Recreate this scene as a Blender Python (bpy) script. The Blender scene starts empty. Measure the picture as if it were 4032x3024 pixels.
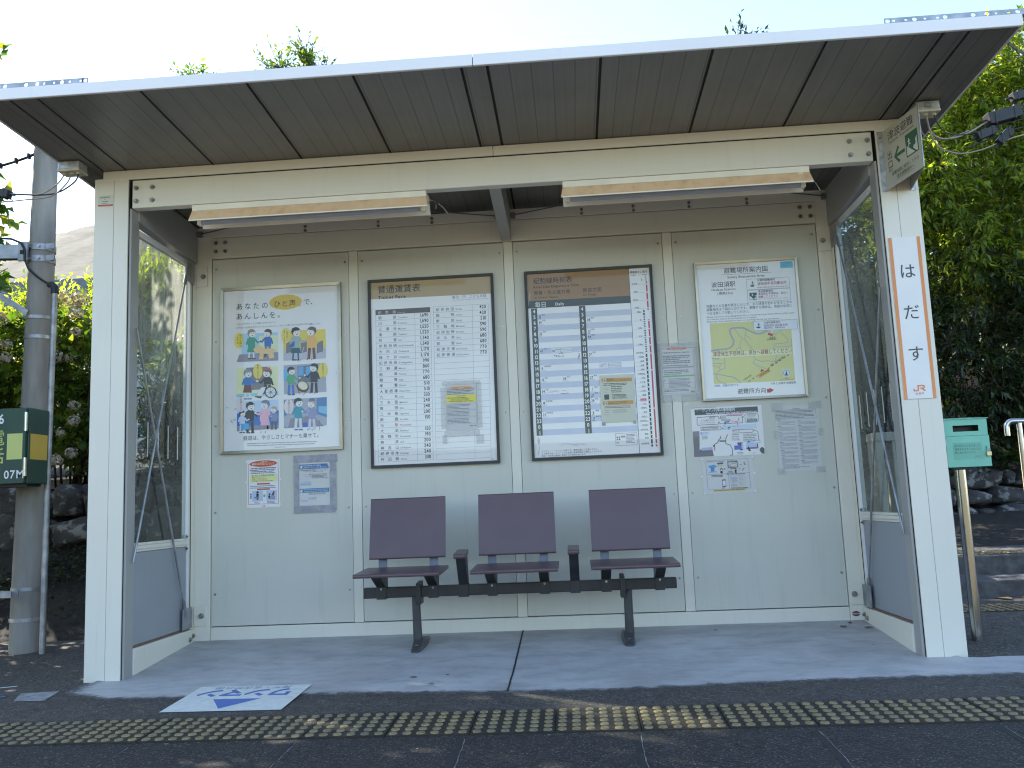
import bpy, bmesh, math, random
import numpy as np
from mathutils import Vector, Matrix, Quaternion
random.seed(7)
rng = np.random.default_rng(11)
SC = bpy.context.scene
COL = SC.collection
R = math.radians

# ------------------------------------------------------------------ camera
cd = bpy.data.cameras.new('camera')
cam = bpy.data.objects.new('camera', cd); COL.objects.link(cam)
cr, cu, cf = Vector((.99673, .06983, -.04061)), Vector((.04952, -.13097, .99015)), Vector((-.06382, .98892, .13400))
M = Matrix((cr, cu, -cf)).transposed().to_4x4()
M.translation = Vector((2.377, -4.234, .760))
cam.matrix_world = M
cd.sensor_fit = 'HORIZONTAL'; cd.sensor_width = 36.0; cd.lens = 3500.0 / 4032.0 * 36.0
cd.clip_start = .05; cd.clip_end = 5000
SC.camera = cam

# ------------------------------------------------------------------ sky and sun
SUN_AZ, SUN_EL = R(-60), R(36)          # azimuth from +y (behind the shelter), negative = to the left
w = bpy.data.worlds.new('World'); SC.world = w; w.use_nodes = True
nt = w.node_tree; nt.nodes.clear()
sky = nt.nodes.new('ShaderNodeTexSky'); sky.sky_type = 'NISHITA'; sky.sun_disc = False
sky.sun_elevation = SUN_EL; sky.sun_rotation = SUN_AZ
sky.air_density = 1.0; sky.dust_density = .5; sky.ozone_density = 1.0
bg = nt.nodes.new('ShaderNodeBackground'); bg.inputs['Strength'].default_value = .15
wo = nt.nodes.new('ShaderNodeOutputWorld')
nt.links.new(sky.outputs[0], bg.inputs[0]); nt.links.new(bg.outputs[0], wo.inputs[0])
ld = bpy.data.lights.new('sun', 'SUN'); ld.energy = 4.5; ld.angle = R(.5); ld.color = (1, .93, .80)
sun = bpy.data.objects.new('sun', ld); COL.objects.link(sun)
sd = Vector((math.sin(SUN_AZ) * math.cos(SUN_EL), math.cos(SUN_AZ) * math.cos(SUN_EL), math.sin(SUN_EL)))
sun.rotation_mode = 'QUATERNION'; sun.rotation_quaternion = sd.to_track_quat('Z', 'Y'); sun.location = sd * 60
vs = SC.view_settings
SC.display_settings.display_device = 'sRGB'
vs.view_transform = 'Standard'; vs.look = 'None'; vs.gamma = 1; vs.exposure = 1.85; vs.use_curve_mapping = False
SC.cycles.filter_width = 1.15; SC.cycles.max_bounces = 8; SC.cycles.transparent_max_bounces = 16

# ------------------------------------------------------------------ materials
def lin(c):                               # '#rrggbb' -> linear rgb
    c = c.lstrip('#'); v = [int(c[i:i + 2], 16) / 255 for i in (0, 2, 4)]
    return tuple(x / 12.92 if x <= .04045 else ((x + .055) / 1.055) ** 2.4 for x in v)
MATS = {}
def nmat(name):
    m = bpy.data.materials.new(name); m.use_nodes = True
    b = m.node_tree.nodes['Principled BSDF']; MATS[name] = m
    return m, m.node_tree, b
def node(t, kind, **kw):
    n = t.nodes.new(kind)
    for k, v in kw.items():
        if k.startswith('i_'): n.inputs[k[2:].replace('_', ' ')].default_value = v
        else: setattr(n, k, v)
    return n
def pos(t, scale=(1, 1, 1)):
    g = node(t, 'ShaderNodeNewGeometry'); mp = node(t, 'ShaderNodeMapping'); mp.inputs['Scale'].default_value = scale
    t.links.new(g.outputs['Position'], mp.inputs['Vector']); return mp.outputs[0]
def noise(t, vec, scale, detail=4, rough=.55):
    n = node(t, 'ShaderNodeTexNoise'); n.inputs['Scale'].default_value = scale
    n.inputs['Detail'].default_value = detail; n.inputs['Roughness'].default_value = rough
    t.links.new(vec, n.inputs['Vector']); return n.outputs[0]
def ramp(t, fac, stops):
    r = node(t, 'ShaderNodeValToRGB'); e = r.color_ramp.elements
    while len(e) < len(stops): e.new(.5)
    for x, (p, c) in zip(e, stops):
        x.position = p; x.color = (c, c, c, 1) if isinstance(c, (int, float)) else (*c, 1)
    t.links.new(fac, r.inputs[0]); return r.outputs[0]
def mix(t, fac, a, b, mode='MIX'):
    n = node(t, 'ShaderNodeMix', data_type='RGBA', blend_type=mode)
    for s, v in ((n.inputs[0], fac), (n.inputs[6], a), (n.inputs[7], b)):
        if isinstance(v, bpy.types.NodeSocket): t.links.new(v, s)
        elif isinstance(v, (int, float)): s.default_value = v
        else: s.default_value = (*v, 1)
    return n.outputs[2]
def bump(t, b, h, strength, dist=.01):
    n = node(t, 'ShaderNodeBump'); n.inputs['Strength'].default_value = strength; n.inputs['Distance'].default_value = dist
    t.links.new(h, n.inputs['Height']); t.links.new(n.outputs[0], b.inputs['Normal'])
def simple(name, c, rough=.5, metal=0, var=.12, vscale=6, stretch=(1, 1, 1), coat=0, bmp=0):
    m, t, b = nmat(name)
    p = pos(t, stretch); n = noise(t, p, vscale)
    lo = tuple(x * (1 - var) for x in c); hi = tuple(min(1, x * (1 + var)) for x in c)
    t.links.new(ramp(t, n, [(.3, lo), (.7, hi)]), b.inputs['Base Color'])
    b.inputs['Roughness'].default_value = rough; b.inputs['Metallic'].default_value = metal
    if coat: b.inputs['Coat Weight'].default_value = coat; b.inputs['Coat Roughness'].default_value = .03
    if bmp: bump(t, b, noise(t, p, vscale * 12), bmp, .003)
    return m
def ink(hexc, rough=.55):
    k = 'ink ' + hexc
    if k in MATS: return MATS[k]
    m, t, b = nmat(k); c = lin(hexc); n = noise(t, pos(t), 9)
    t.links.new(ramp(t, n, [(.3, tuple(x * .93 for x in c)), (.7, c)]), b.inputs['Base Color'])
    b.inputs['Roughness'].default_value = rough; b.inputs['Coat Weight'].default_value = .5; b.inputs['Coat Roughness'].default_value = .04; return m

def painted(name, c, grime=.25, rough=.38):
    m, t, b = nmat(name)
    n1 = noise(t, pos(t), 2.2, 6); n2 = noise(t, pos(t, (9, 9, .5)), 3, 6, .62); n3 = noise(t, pos(t), 160, 2)
    base = ramp(t, n1, [(.3, tuple(x * .94 for x in c)), (.7, c)])
    dirt = ramp(t, n2, [(.56, 0.0), (.85, grime)])
    spk = ramp(t, n3, [(.72, 0.0), (.80, grime * .8)])
    cc = mix(t, dirt, base, tuple(x * .62 for x in c)); cc = mix(t, spk, cc, tuple(x * .5 for x in c))
    t.links.new(cc, b.inputs['Base Color'])
    b.inputs['Roughness'].default_value = rough; b.inputs['Specular IOR Level'].default_value = .5
    bump(t, b, noise(t, pos(t), 45), .04, .002)
    return m
IVORY = painted('ivory painted aluminium', (.735, .695, .59))
SHADEGREY = painted('shade darkened grey frame', (.34, .33, .31), .2, .35)  # darker than the ivory; shade on rafters and post flanges put into the colour
PANEL = painted('beige wall board', (.60, .585, .50), .34, .5)
FASCIA = painted('pale fascia aluminium', (.78, .76, .75), .12, .3)
GREYP = painted('grey lower board', (.30, .31, .33), .2, .45)
GALV = simple('galvanised steel', (.34, .35, .37), .48, .8, .3, 14)
BOLT = simple('bolt steel', (.34, .33, .30), .35, .9, .3, 60)
STAIN = simple('polished stainless', (.46, .45, .43), .16, 1, .05, 3, (6, 6, .4))
FRAME = simple('brushed bright frame', (.30, .265, .20), .28, 1, .12, 5)
BLACKF = simple('dark brown black frame', (.018, .016, .016), .4, 0, .3, 20)
BROWN = simple('plum brown seat board', (.108, .066, .071), .33, 0, .08, 5, bmp=.03)
DKMET = simple('charcoal bench steel', (.030, .031, .033), .42, .3, .2, 12)
BRKT = simple('blue grey bracket steel', (.13, .14, .17), .45, .3, .15, 12)
RUBBER = simple('black rubber', (.014, .014, .016), .5, 0, .3, 30)
DARKGAP = simple('dark gap', (.02, .02, .018), .8, 0, .2, 10)
BRGASK = simple('brown gasket', (.17, .10, .07), .7, 0, .25, 20)
CABLE = simple('beige cable sheath', (.30, .26, .20), .55, 0, .2, 30)
WHITEPL = simple('cream lamp enamel', (.82, .76, .62), .38, 0, .07, 6)
TUBE = simple('unlit lamp tube', (.42, .45, .52), .2, 0, .05, 6)
BOXTOP = simple('weathered box cover', (.40, .41, .40), .35, .4, .45, 24)
BOXBOT = simple('ivory box base', (.52, .48, .36), .5, 0, .15, 24)
GREEN = simple('mint green enamel', (.21, .54, .40), .42, 0, .12, 5, bmp=.02)
DGREEN = simple('dark green enamel', (.018, .060, .042), .42, 0, .15, 6)
BRASS = simple('brass lock', (.55, .47, .27), .32, .8, .15, 50)
def rusty():
    m, t, b = nmat('rust stained reflector')
    n = noise(t, pos(t), 16, 6, .6); s = noise(t, pos(t), 75, 3)
    c = ramp(t, n, [(.25, (.56, .33, .17)), (.5, (.72, .49, .29)), (.75, (.76, .56, .36))])
    c = mix(t, ramp(t, s, [(.72, 0.0), (.80, .6)]), c, (.30, .16, .08))
    t.links.new(c, b.inputs['Base Color']); b.inputs['Roughness'].default_value = .5; return m
RUST = rusty()
def soffit():
    m, t, b = nmat('brown grey soffit board')
    sx = node(t, 'ShaderNodeSeparateXYZ'); t.links.new(pos(t), sx.inputs[0])
    md = node(t, 'ShaderNodeMath', operation='PINGPONG'); md.inputs[1].default_value = .0457; t.links.new(sx.outputs[0], md.inputs[0])
    line = ramp(t, md.outputs[0], [(.0, .0), (.0022, 1.0)])
    n = noise(t, pos(t, (22, .6, 1)), 2.6, 5); n2 = noise(t, pos(t), 3.5, 6)
    c = ramp(t, n, [(.3, (.178, .168, .152)), (.7, (.208, .198, .182))])
    c = mix(t, ramp(t, n2, [(.45, 0.0), (.75, .35)]), c, (.12, .113, .106))
    c = mix(t, line, (.09, .082, .072), c)
    t.links.new(c, b.inputs['Base Color']); b.inputs['Roughness'].default_value = .42; b.inputs['Metallic'].default_value = .25
    return m
SOFFIT = soffit()
def glass(nm, dust_glow, tint):
    m, t, b = nmat(nm)
    for n in list(t.nodes):
        if n.type == 'BSDF_PRINCIPLED': t.nodes.remove(n)
    out = t.nodes['Material Output']
    tr = node(t, 'ShaderNodeBsdfTransparent'); tr.inputs[0].default_value = tint
    gl = node(t, 'ShaderNodeBsdfGlossy'); gl.inputs['Roughness'].default_value = .02; gl.inputs[0].default_value = (.9, .9, .9, 1)
    fr = node(t, 'ShaderNodeFresnel'); fr.inputs[0].default_value = 1.42; gb_ = node(t, 'ShaderNodeNewGeometry'); sb_ = node(t, 'ShaderNodeMath', operation='SUBTRACT'); sb_.inputs[0].default_value = 1.0; t.links.new(gb_.outputs['Backfacing'], sb_.inputs[1]); ff = node(t, 'ShaderNodeMath', operation='MULTIPLY'); t.links.new(fr.outputs[0], ff.inputs[0]); t.links.new(sb_.outputs[0], ff.inputs[1])
    m1 = node(t, 'ShaderNodeMixShader'); t.links.new(ff.outputs[0], m1.inputs[0]); t.links.new(tr.outputs[0], m1.inputs[1]); t.links.new(gl.outputs[0], m1.inputs[2])
    df = node(t, 'ShaderNodeBsdfDiffuse'); df.inputs[0].default_value = (.55, .55, .52, 1)
    tl = node(t, 'ShaderNodeBsdfTranslucent'); tl.inputs[0].default_value = (.6, .6, .56, 1)
    m2 = node(t, 'ShaderNodeMixShader'); m2.inputs[0].default_value = .6; t.links.new(df.outputs[0], m2.inputs[1]); t.links.new(tl.outputs[0], m2.inputs[2])
    a = noise(t, pos(t, (1, 26, 1.1)), 2.2, 6, .65); c = noise(t, pos(t), 190, 3)
    f = ramp(t, a, [(.34, dust_glow * .1), (.72, dust_glow)])
    f2 = ramp(t, c, [(.66, 0.0), (.76, dust_glow * .7)])
    sz = node(t, 'ShaderNodeSeparateXYZ'); t.links.new(pos(t), sz.inputs[0])
    hz_ = node(t, 'ShaderNodeMapRange'); hz_.inputs[1].default_value = 1.2; hz_.inputs[2].default_value = 1.75; hz_.inputs[3].default_value = .12; hz_.inputs[4].default_value = 1.3; t.links.new(sz.outputs[2], hz_.inputs[0])  # real dust, but its rise with height paints in the sunlit glow
    fm = node(t, 'ShaderNodeMath', operation='MULTIPLY'); t.links.new(f, fm.inputs[0]); t.links.new(hz_.outputs[0], fm.inputs[1]); f = fm.outputs[0]
    fm2 = node(t, 'ShaderNodeMath', operation='MULTIPLY'); t.links.new(f2, fm2.inputs[0]); t.links.new(hz_.outputs[0], fm2.inputs[1]); f2 = fm2.outputs[0]
    ad = node(t, 'ShaderNodeMath', operation='ADD', use_clamp=True); t.links.new(f, ad.inputs[0]); t.links.new(f2, ad.inputs[1])
    m3 = node(t, 'ShaderNodeMixShader'); t.links.new(ad.outputs[0], m3.inputs[0]); t.links.new(m1.outputs[0], m3.inputs[1]); t.links.new(m2.outputs[0], m3.inputs[2])
    t.links.new(m3.outputs[0], out.inputs[0]); return m
GLASS = glass('left glass with dust and glow', .46, (.80, .84, .82, 1)); GLASSR = glass('right glass', .14, (.66, .70, .68, 1))
def tape():
    m, t, b = nmat('grey packing tape')
    n = noise(t, pos(t), 22, 5); c = ramp(t, n, [(.3, (.33, .32, .36)), (.7, (.50, .50, .53))])
    t.links.new(c, b.inputs['Base Color']); b.inputs['Roughness'].default_value = .35
    t.links.new(ramp(t, noise(t, pos(t), 14), [(.3, .35), (.7, .85)]), b.inputs['Alpha']); return m
TAPE = tape()
def clear_tape():
    m, t, b = nmat('clear tape'); n = noise(t, pos(t), 18)
    t.links.new(ramp(t, n, [(.3, (.52, .52, .50)), (.7, (.66, .66, .64))]), b.inputs['Base Color']); b.inputs['Alpha'].default_value = .2; b.inputs['Roughness'].default_value = .2; return m
CTAPE = clear_tape()
def paper(name, c, coat=0):
    m, t, b = nmat(name); n = noise(t, pos(t), 5, 5)
    t.links.new(ramp(t, n, [(.3, tuple(x * .93 for x in c)), (.7, c)]), b.inputs['Base Color'])
    b.inputs['Roughness'].default_value = .45
    if coat: b.inputs['Coat Weight'].default_value = coat; b.inputs['Coat Roughness'].default_value = .02
    bump(t, b, noise(t, pos(t), 7), .05, .01); return m
SIGNF = paper('shade darkened olive sign face', (.47, .46, .37), .3)  # sign tone darkened; shade under the roof put into the colour
PAPER = paper('poster paper', (.74, .72, .70), 1.0)
PAPER2 = paper('board face', (.76, .74, .71), 1.0)
PAPER3 = paper('notice paper', (.62, .605, .575))
PAPERW = paper('fresh notice paper', (.79, .77, .74))
PAPERC = paper('cream notice paper', (.62, .62, .50))
def platform_mat():
    m, t, b = nmat('worn platform concrete')
    P = pos(t); sx = node(t, 'ShaderNodeSeparateXYZ'); t.links.new(P, sx.inputs[0])
    big = noise(t, P, 1.6, 6); mid = noise(t, P, 14, 5, .65); fine = noise(t, P, 90, 3, .7)
    vor = node(t, 'ShaderNodeTexVoronoi'); vor.inputs['Scale'].default_value = 75; t.links.new(P, vor.inputs['Vector'])
    vr = node(t, 'ShaderNodeSeparateColor'); t.links.new(vor.outputs['Color'], vr.inputs[0])
    stone = ramp(t, vr.outputs[0], [(.55, 0.0), (1.0, .75)])
    edge = node(t, 'ShaderNodeMath', operation='ADD'); t.links.new(sx.outputs[1], edge.inputs[0])
    wob = node(t, 'ShaderNodeMath', operation='MULTIPLY'); wob.inputs[1].default_value = .10; t.links.new(mid, wob.inputs[0]); t.links.new(wob.outputs[0], edge.inputs[1])
    mr = node(t, 'ShaderNodeMapRange'); mr.inputs[1].default_value = -.70; mr.inputs[2].default_value = -.60; t.links.new(edge.outputs[0], mr.inputs[0])
    dark = ramp(t, mid, [(.3, (.008, .0075, .008)), (.62, (.017, .016, .0165)), (.8, (.05, .048, .048))])
    light = ramp(t, mid, [(.28, (.034, .032, .031)), (.55, (.066, .063, .062)), (.8, (.12, .116, .114))])
    c = mix(t, mr.outputs[0], dark, light)
    c = mix(t, stone, c, mix(t, mr.outputs[0], (.05, .048, .05), (.14, .135, .135)))
    c = mix(t, ramp(t, fine, [(.35, .55), (.6, 0.0)]), c, (.018, .017, .018))
    c = mix(t, ramp(t, big, [(.42, 0.0), (.7, .35)]), c, (.032, .029, .028))
    wv = noise(t, P, 42, 2); c = mix(t, ramp(t, wv, [(.745, 0.0), (.77, .9)]), c, (.34, .34, .36))
    gr_ = noise(t, P, 130, 2, .6); c = mix(t, ramp(t, gr_, [(.60, 0.0), (.68, .75)]), c, (.21, .205, .20)); c = mix(t, ramp(t, gr_, [(.34, .8), (.42, 0.0)]), c, (.012, .011, .012))
    t.links.new(c, b.inputs['Base Color']); b.inputs['Roughness'].default_value = .85
    c = mix(t, 1.0, c, (1.12, 1.0, .86), 'MULTIPLY'); t.links.new(c, b.inputs['Base Color'])
    h = mix(t, .5, fine, vor.outputs['Distance']); bump(t, b, h, .7, .008); return m
PLAT = platform_mat()
def slab_mat():
    m, t, b = nmat('smooth pale concrete slab')
    P = pos(t); n = noise(t, P, 1.8, 8, .62); s = noise(t, pos(t, (1.6, 3.2, 1)), 3.2, 9, .72); f = noise(t, P, 120, 3)
    c = ramp(t, n, [(.3, (.37, .355, .345)), (.5, (.46, .445, .435)), (.72, (.55, .535, .525))])
    c = mix(t, ramp(t, s, [(.34, .6), (.56, 0.0)]), c, (.26, .25, .24))
    c = mix(t, ramp(t, f, [(.70, 0.0), (.76, .6)]), c, (.07, .065, .06))
    at = node(t, 'ShaderNodeAttribute'); at.attribute_name = 'edge'
    ea = node(t, 'ShaderNodeMath', operation='ADD'); en = node(t, 'ShaderNodeMath', operation='MULTIPLY_ADD'); en.inputs[1].default_value = .10; en.inputs[2].default_value = -.05; t.links.new(noise(t, P, 26, 6, .7), en.inputs[0]); t.links.new(at.outputs['Fac'], ea.inputs[0]); t.links.new(en.outputs[0], ea.inputs[1])
    dk = ramp(t, noise(t, P, 60, 4), [(.3, (.035, .032, .03)), (.6, (.085, .08, .077)), (.8, (.16, .155, .15))])
    c = mix(t, ramp(t, ea.outputs[0], [(.012, 1.0), (.05, 0.0)]), c, dk)
    t.links.new(c, b.inputs['Base Color']); b.inputs['Roughness'].default_value = .62
    bump(t, b, noise(t, pos(t, (1, 3, 1)), 14, 6), .12, .004); return m
SLAB = slab_mat()
def tile_mat():
    m, t, b = nmat('grimy yellow tactile tile')
    P = pos(t); n = noise(t, P, 7, 5); f = noise(t, P, 70, 4)
    oi = node(t, 'ShaderNodeObjectInfo'); c = ramp(t, n, [(.3, (.026, .019, .011)), (.7, (.050, .036, .018))]); c = mix(t, ramp(t, oi.outputs['Random'], [(0, 0.0), (1, .55)]), c, (.018, .015, .012)); c = mix(t, ramp(t, f, [(.4, .6), (.65, 0.0)]), c, (.02, .018, .014))
    t.links.new(c, b.inputs['Base Color']); b.inputs['Roughness'].default_value = .75; bump(t, b, f, .4, .004); return m
TILE = tile_mat()
def stud_mat():
    m, t, b = nmat('worn yellow stud'); P = pos(t); f = noise(t, P, 60, 4); n = noise(t, P, 3, 4)
    c = ramp(t, f, [(.3, (.16, .11, .045)), (.65, (.33, .245, .11))]); oi = node(t, 'ShaderNodeObjectInfo'); c = mix(t, ramp(t, noise(t, P, 11, 3), [(.45, 0.0), (.7, .75)]), c, (.12, .10, .07)); c = mix(t, ramp(t, oi.outputs['Random'], [(0, 0.0), (1, .45)]), c, (.17, .14, .09))
    t.links.new(c, b.inputs['Base Color']); b.inputs['Roughness'].default_value = .6; return m
STUD = stud_mat()
CONC = simple('utility pole concrete', (.25, .235, .21), .8, 0, .25, 5, (2.5, 2.5, .5), bmp=.2)
STEPC = simple('rough step concrete', (.085, .083, .083), .9, 0, .45, 16, bmp=.8)
PALEC = simple('pale post concrete', (.46, .45, .40), .8, 0, .15, 14, bmp=.2)
SOIL = simple('dark leaf mould soil', (.020, .0155, .012), .95, 0, .6, 18, bmp=.9)
def rock_mat():
    m, t, b = nmat('lichen spotted rock'); P = pos(t); n = noise(t, P, 6, 8, .65); l = noise(t, P, 11, 7, .6)
    c = ramp(t, n, [(.3, (.028, .026, .025)), (.7, (.085, .08, .075))]); c = mix(t, ramp(t, l, [(.54, 0.0), (.62, .8)]), c, (.27, .265, .25))
    t.links.new(c, b.inputs['Base Color']); b.inputs['Roughness'].default_value = .9; bump(t, b, n, .9, .03); return m
ROCK = rock_mat()
BARK = simple('grey bark', (.13, .12, .105), .9, 0, .4, 14, (3, 3, .6), bmp=.5)
TWIG = simple('twig brown', (.07, .05, .035), .85, 0, .4, 14)
def leafmat(name, cols, trans=.45, rough=.42):
    m, t, b = nmat(name); g = node(t, 'ShaderNodeNewGeometry')
    st = [(i / max(1, len(cols) - 1), c) for i, c in enumerate(cols)]
    c = ramp(t, g.outputs['Random Per Island'], st); t.links.new(c, b.inputs['Base Color'])
    b.inputs['Roughness'].default_value = rough; b.inputs['Specular IOR Level'].default_value = .4
    tl = node(t, 'ShaderNodeBsdfTranslucent'); cy = mix(t, 1.0, c, (1.9, 1.75, .6), 'MULTIPLY'); t.links.new(cy, tl.inputs[0])
    ms = node(t, 'ShaderNodeMixShader'); ms.inputs[0].default_value = trans
    t.links.new(b.outputs[0], ms.inputs[1]); t.links.new(tl.outputs[0], ms.inputs[2]); t.links.new(ms.outputs[0], t.nodes['Material Output'].inputs[0])
    return m
LAUREL = leafmat('laurel leaf', [(.07, .13, .02), (.12, .19, .028), (.18, .25, .035), (.30, .34, .055)], .6, .32)
DARKLF = leafmat('dark evergreen leaf', [(.009, .022, .008), (.016, .034, .010), (.026, .050, .012), (.05, .08, .02)], .35)
HYDR = leafmat('hydrangea leaf', [(.04, .09, .018), (.07, .135, .025), (.11, .18, .03), (.20, .20, .035)], .55)
YELLF = leafmat('yellow green sprig leaf', [(.17, .24, .035), (.23, .30, .045), (.32, .36, .06)], .6)
FLOWER = leafmat('dried hydrangea petal', [(.34, .26, .18), (.46, .41, .31), (.56, .52, .43), (.22, .14, .08)], .15, .8)
DEADLF = leafmat('fallen leaf', [(.05, .035, .02), (.11, .075, .04), (.17, .12, .06)], .1, .8)
GROUNDLF = leafmat('ground ivy leaf', [(.012, .026, .009), (.022, .04, .012), (.035, .05, .016), (.06, .04, .02)], .25)

# ------------------------------------------------------------------ object helpers
def tag(o, label=None, cat=None, group=None, kind=None):
    if label: o['label'] = label
    if cat: o['category'] = cat
    if group: o['group'] = group
    if kind: o['kind'] = kind
    return o
def thing(name, label, cat, loc=(0, 0, 0), group=None, rz=0):
    o = bpy.data.objects.new(name, None); o.empty_display_size = .1; COL.objects.link(o)
    o.location = loc; o.rotation_euler = (0, 0, rz); tag(o, label, cat, group); return o
class MB:                                   # collects shapes for ONE mesh object
    def __init__(s): s.v = []; s.f = []; s.m = []; s.mats = []; s.sm = []
    def mi(s, m):
        if m not in s.mats: s.mats.append(m)
        return s.mats.index(m)
    def add(s, vs, fs, m, smooth=False):
        o = len(s.v); k = s.mi(m); s.v += [tuple(v) for v in vs]
        for f in fs: s.f.append(tuple(i + o for i in f)); s.m.append(k); s.sm.append(smooth)
        return s
    def box(s, x0, x1, y0, y1, z0, z1, m):
        v = [(x, y, z) for z in (z0, z1) for y in (y0, y1) for x in (x0, x1)]
        return s.add(v, [(0, 2, 3, 1), (4, 5, 7, 6), (0, 1, 5, 4), (2, 6, 7, 3), (0, 4, 6, 2), (1, 3, 7, 5)], m)
    def hexa(s, v, m):                      # 8 corners, bottom ring then top ring
        return s.add(v, [(0, 3, 2, 1), (4, 5, 6, 7), (0, 1, 5, 4), (1, 2, 6, 5), (2, 3, 7, 6), (3, 0, 4, 7)], m)
    def prism(s, prof, axis, a, b, m):      # profile polygon extruded along an axis
        n = len(prof); v = []
        for t_ in (a, b):
            for p, q in prof: v.append({'x': (t_, p, q), 'y': (p, t_, q), 'z': (p, q, t_)}[axis])
        f = [tuple(range(n - 1, -1, -1)), tuple(range(n, 2 * n))] + [(i, (i + 1) % n, n + (i + 1) % n, n + i) for i in range(n)]
        return s.add(v, f, m)
    def tube(s, pts, r, m, n=10, cap=True):
        pts = [Vector(p) for p in pts]; rs = r if isinstance(r, (list, tuple)) else [r] * len(pts); v = []; f = []
        d0 = (pts[1] - pts[0]).normalized(); up = Vector((0, 0, 1)) if abs(d0.z) < .9 else Vector((1, 0, 0)); u = d0.cross(up).normalized()
        for i, p in enumerate(pts):
            d = (pts[min(i + 1, len(pts) - 1)] - pts[max(i - 1, 0)]).normalized(); u = (u - d * u.dot(d)).normalized(); w_ = d.cross(u)
            for k in range(n):
                a = 2 * math.pi * k / n; v.append(p + (u * math.cos(a) + w_ * math.sin(a)) * rs[i])
        for i in range(len(pts) - 1):
            for k in range(n): f.append((i * n + k, i * n + (k + 1) % n, (i + 1) * n + (k + 1) % n, (i + 1) * n + k))
        s.add(v, f, m, True)
        if cap: s.add(v[:n], [tuple(range(n - 1, -1, -1))], m); s.add(v[-n:], [tuple(range(n))], m)
        return s
    def bolt(s, p, ax, r, h, m, n=6):        # hex head with washer
        p = Vector(p); ax = Vector(ax); s.tube([p, p + ax * h * .3], r * 1.5, m, 12); return s.tube([p + ax * h * .3, p + ax * h], r, m, n)
    def build(s, name, parent=None, bevel=0, seg=2):
        me = bpy.data.meshes.new(name); me.from_pydata(s.v, [], s.f)
        for m in s.mats: me.materials.append(m)
        me.polygons.foreach_set('material_index', s.m); me.polygons.foreach_set('use_smooth', s.sm); me.update()
        o = bpy.data.objects.new(name, me); COL.objects.link(o)
        if parent is not None:
            o.parent = parent
            if parent.type == 'EMPTY' and not parent.parent: o.matrix_parent_inverse = Matrix.Identity(4)
        if bevel:
            b = o.modifiers.new('bevel', 'BEVEL'); b.width = bevel; b.segments = seg; b.limit_method = 'ANGLE'; b.angle_limit = R(40)
        return o
def bx(name, parent, m, x0, x1, y0, y1, z0, z1, bevel=.002):
    return MB().box(x0, x1, y0, y1, z0, z1, m).build(name, parent, bevel)
def children_copy(src, dst):
    for ch in list(src.children):
        c = ch.copy(); COL.objects.link(c); c.parent = dst
        for g in list(ch.children):
            d = g.copy(); COL.objects.link(d); d.parent = c
def dup(src, loc, label=None, group=None, rz=None):
    o = src.copy(); COL.objects.link(o); o.location = loc
    if rz is not None: o.rotation_euler = (0, 0, rz)
    if label: o['label'] = label
    if group: o['group'] = group
    children_copy(src, o); return o

# ------------------------------------------------------------------ flat printed sheets (lettering as real glyph shapes)
GLY = {}
def glyph(ch, bold):
    k = (ch, bold)
    if k not in GLY:
        c = bpy.data.curves.new('glyph', 'FONT'); c.body = ch; c.offset = (.005 if ord(ch) > 0x2fff and bold < 2 else .020) * bold; c.resolution_u = 2 if ord(ch) > 0x2fff else 3
        o = bpy.data.objects.new('glyph', c); COL.objects.link(o)
        me = bpy.data.meshes.new_from_object(o.evaluated_get(bpy.context.evaluated_depsgraph_get()))
        vs_ = [(v.co.x, v.co.y) for v in me.vertices]; fs_ = [tuple(p.vertices) for p in me.polygons]
        bpy.data.objects.remove(o); bpy.data.curves.remove(c); bpy.data.meshes.remove(me)
        adv = 1.0 if ord(ch) > 0x2e7f else ((max(x for x, y in vs_) + .075) if vs_ else .28)
        GLY[k] = (vs_, fs_, adv)
    return GLY[k]
def homog(src, dst):
    A = []; B = []
    for (x, y), (u, v) in zip(src, dst):
        A += [[x, y, 1, 0, 0, 0, -u * x, -u * y], [0, 0, 0, x, y, 1, -v * x, -v * y]]; B += [u, v]
    h = np.append(np.linalg.solve(np.array(A, float), np.array(B, float)), 1).reshape(3, 3); return h
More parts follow.
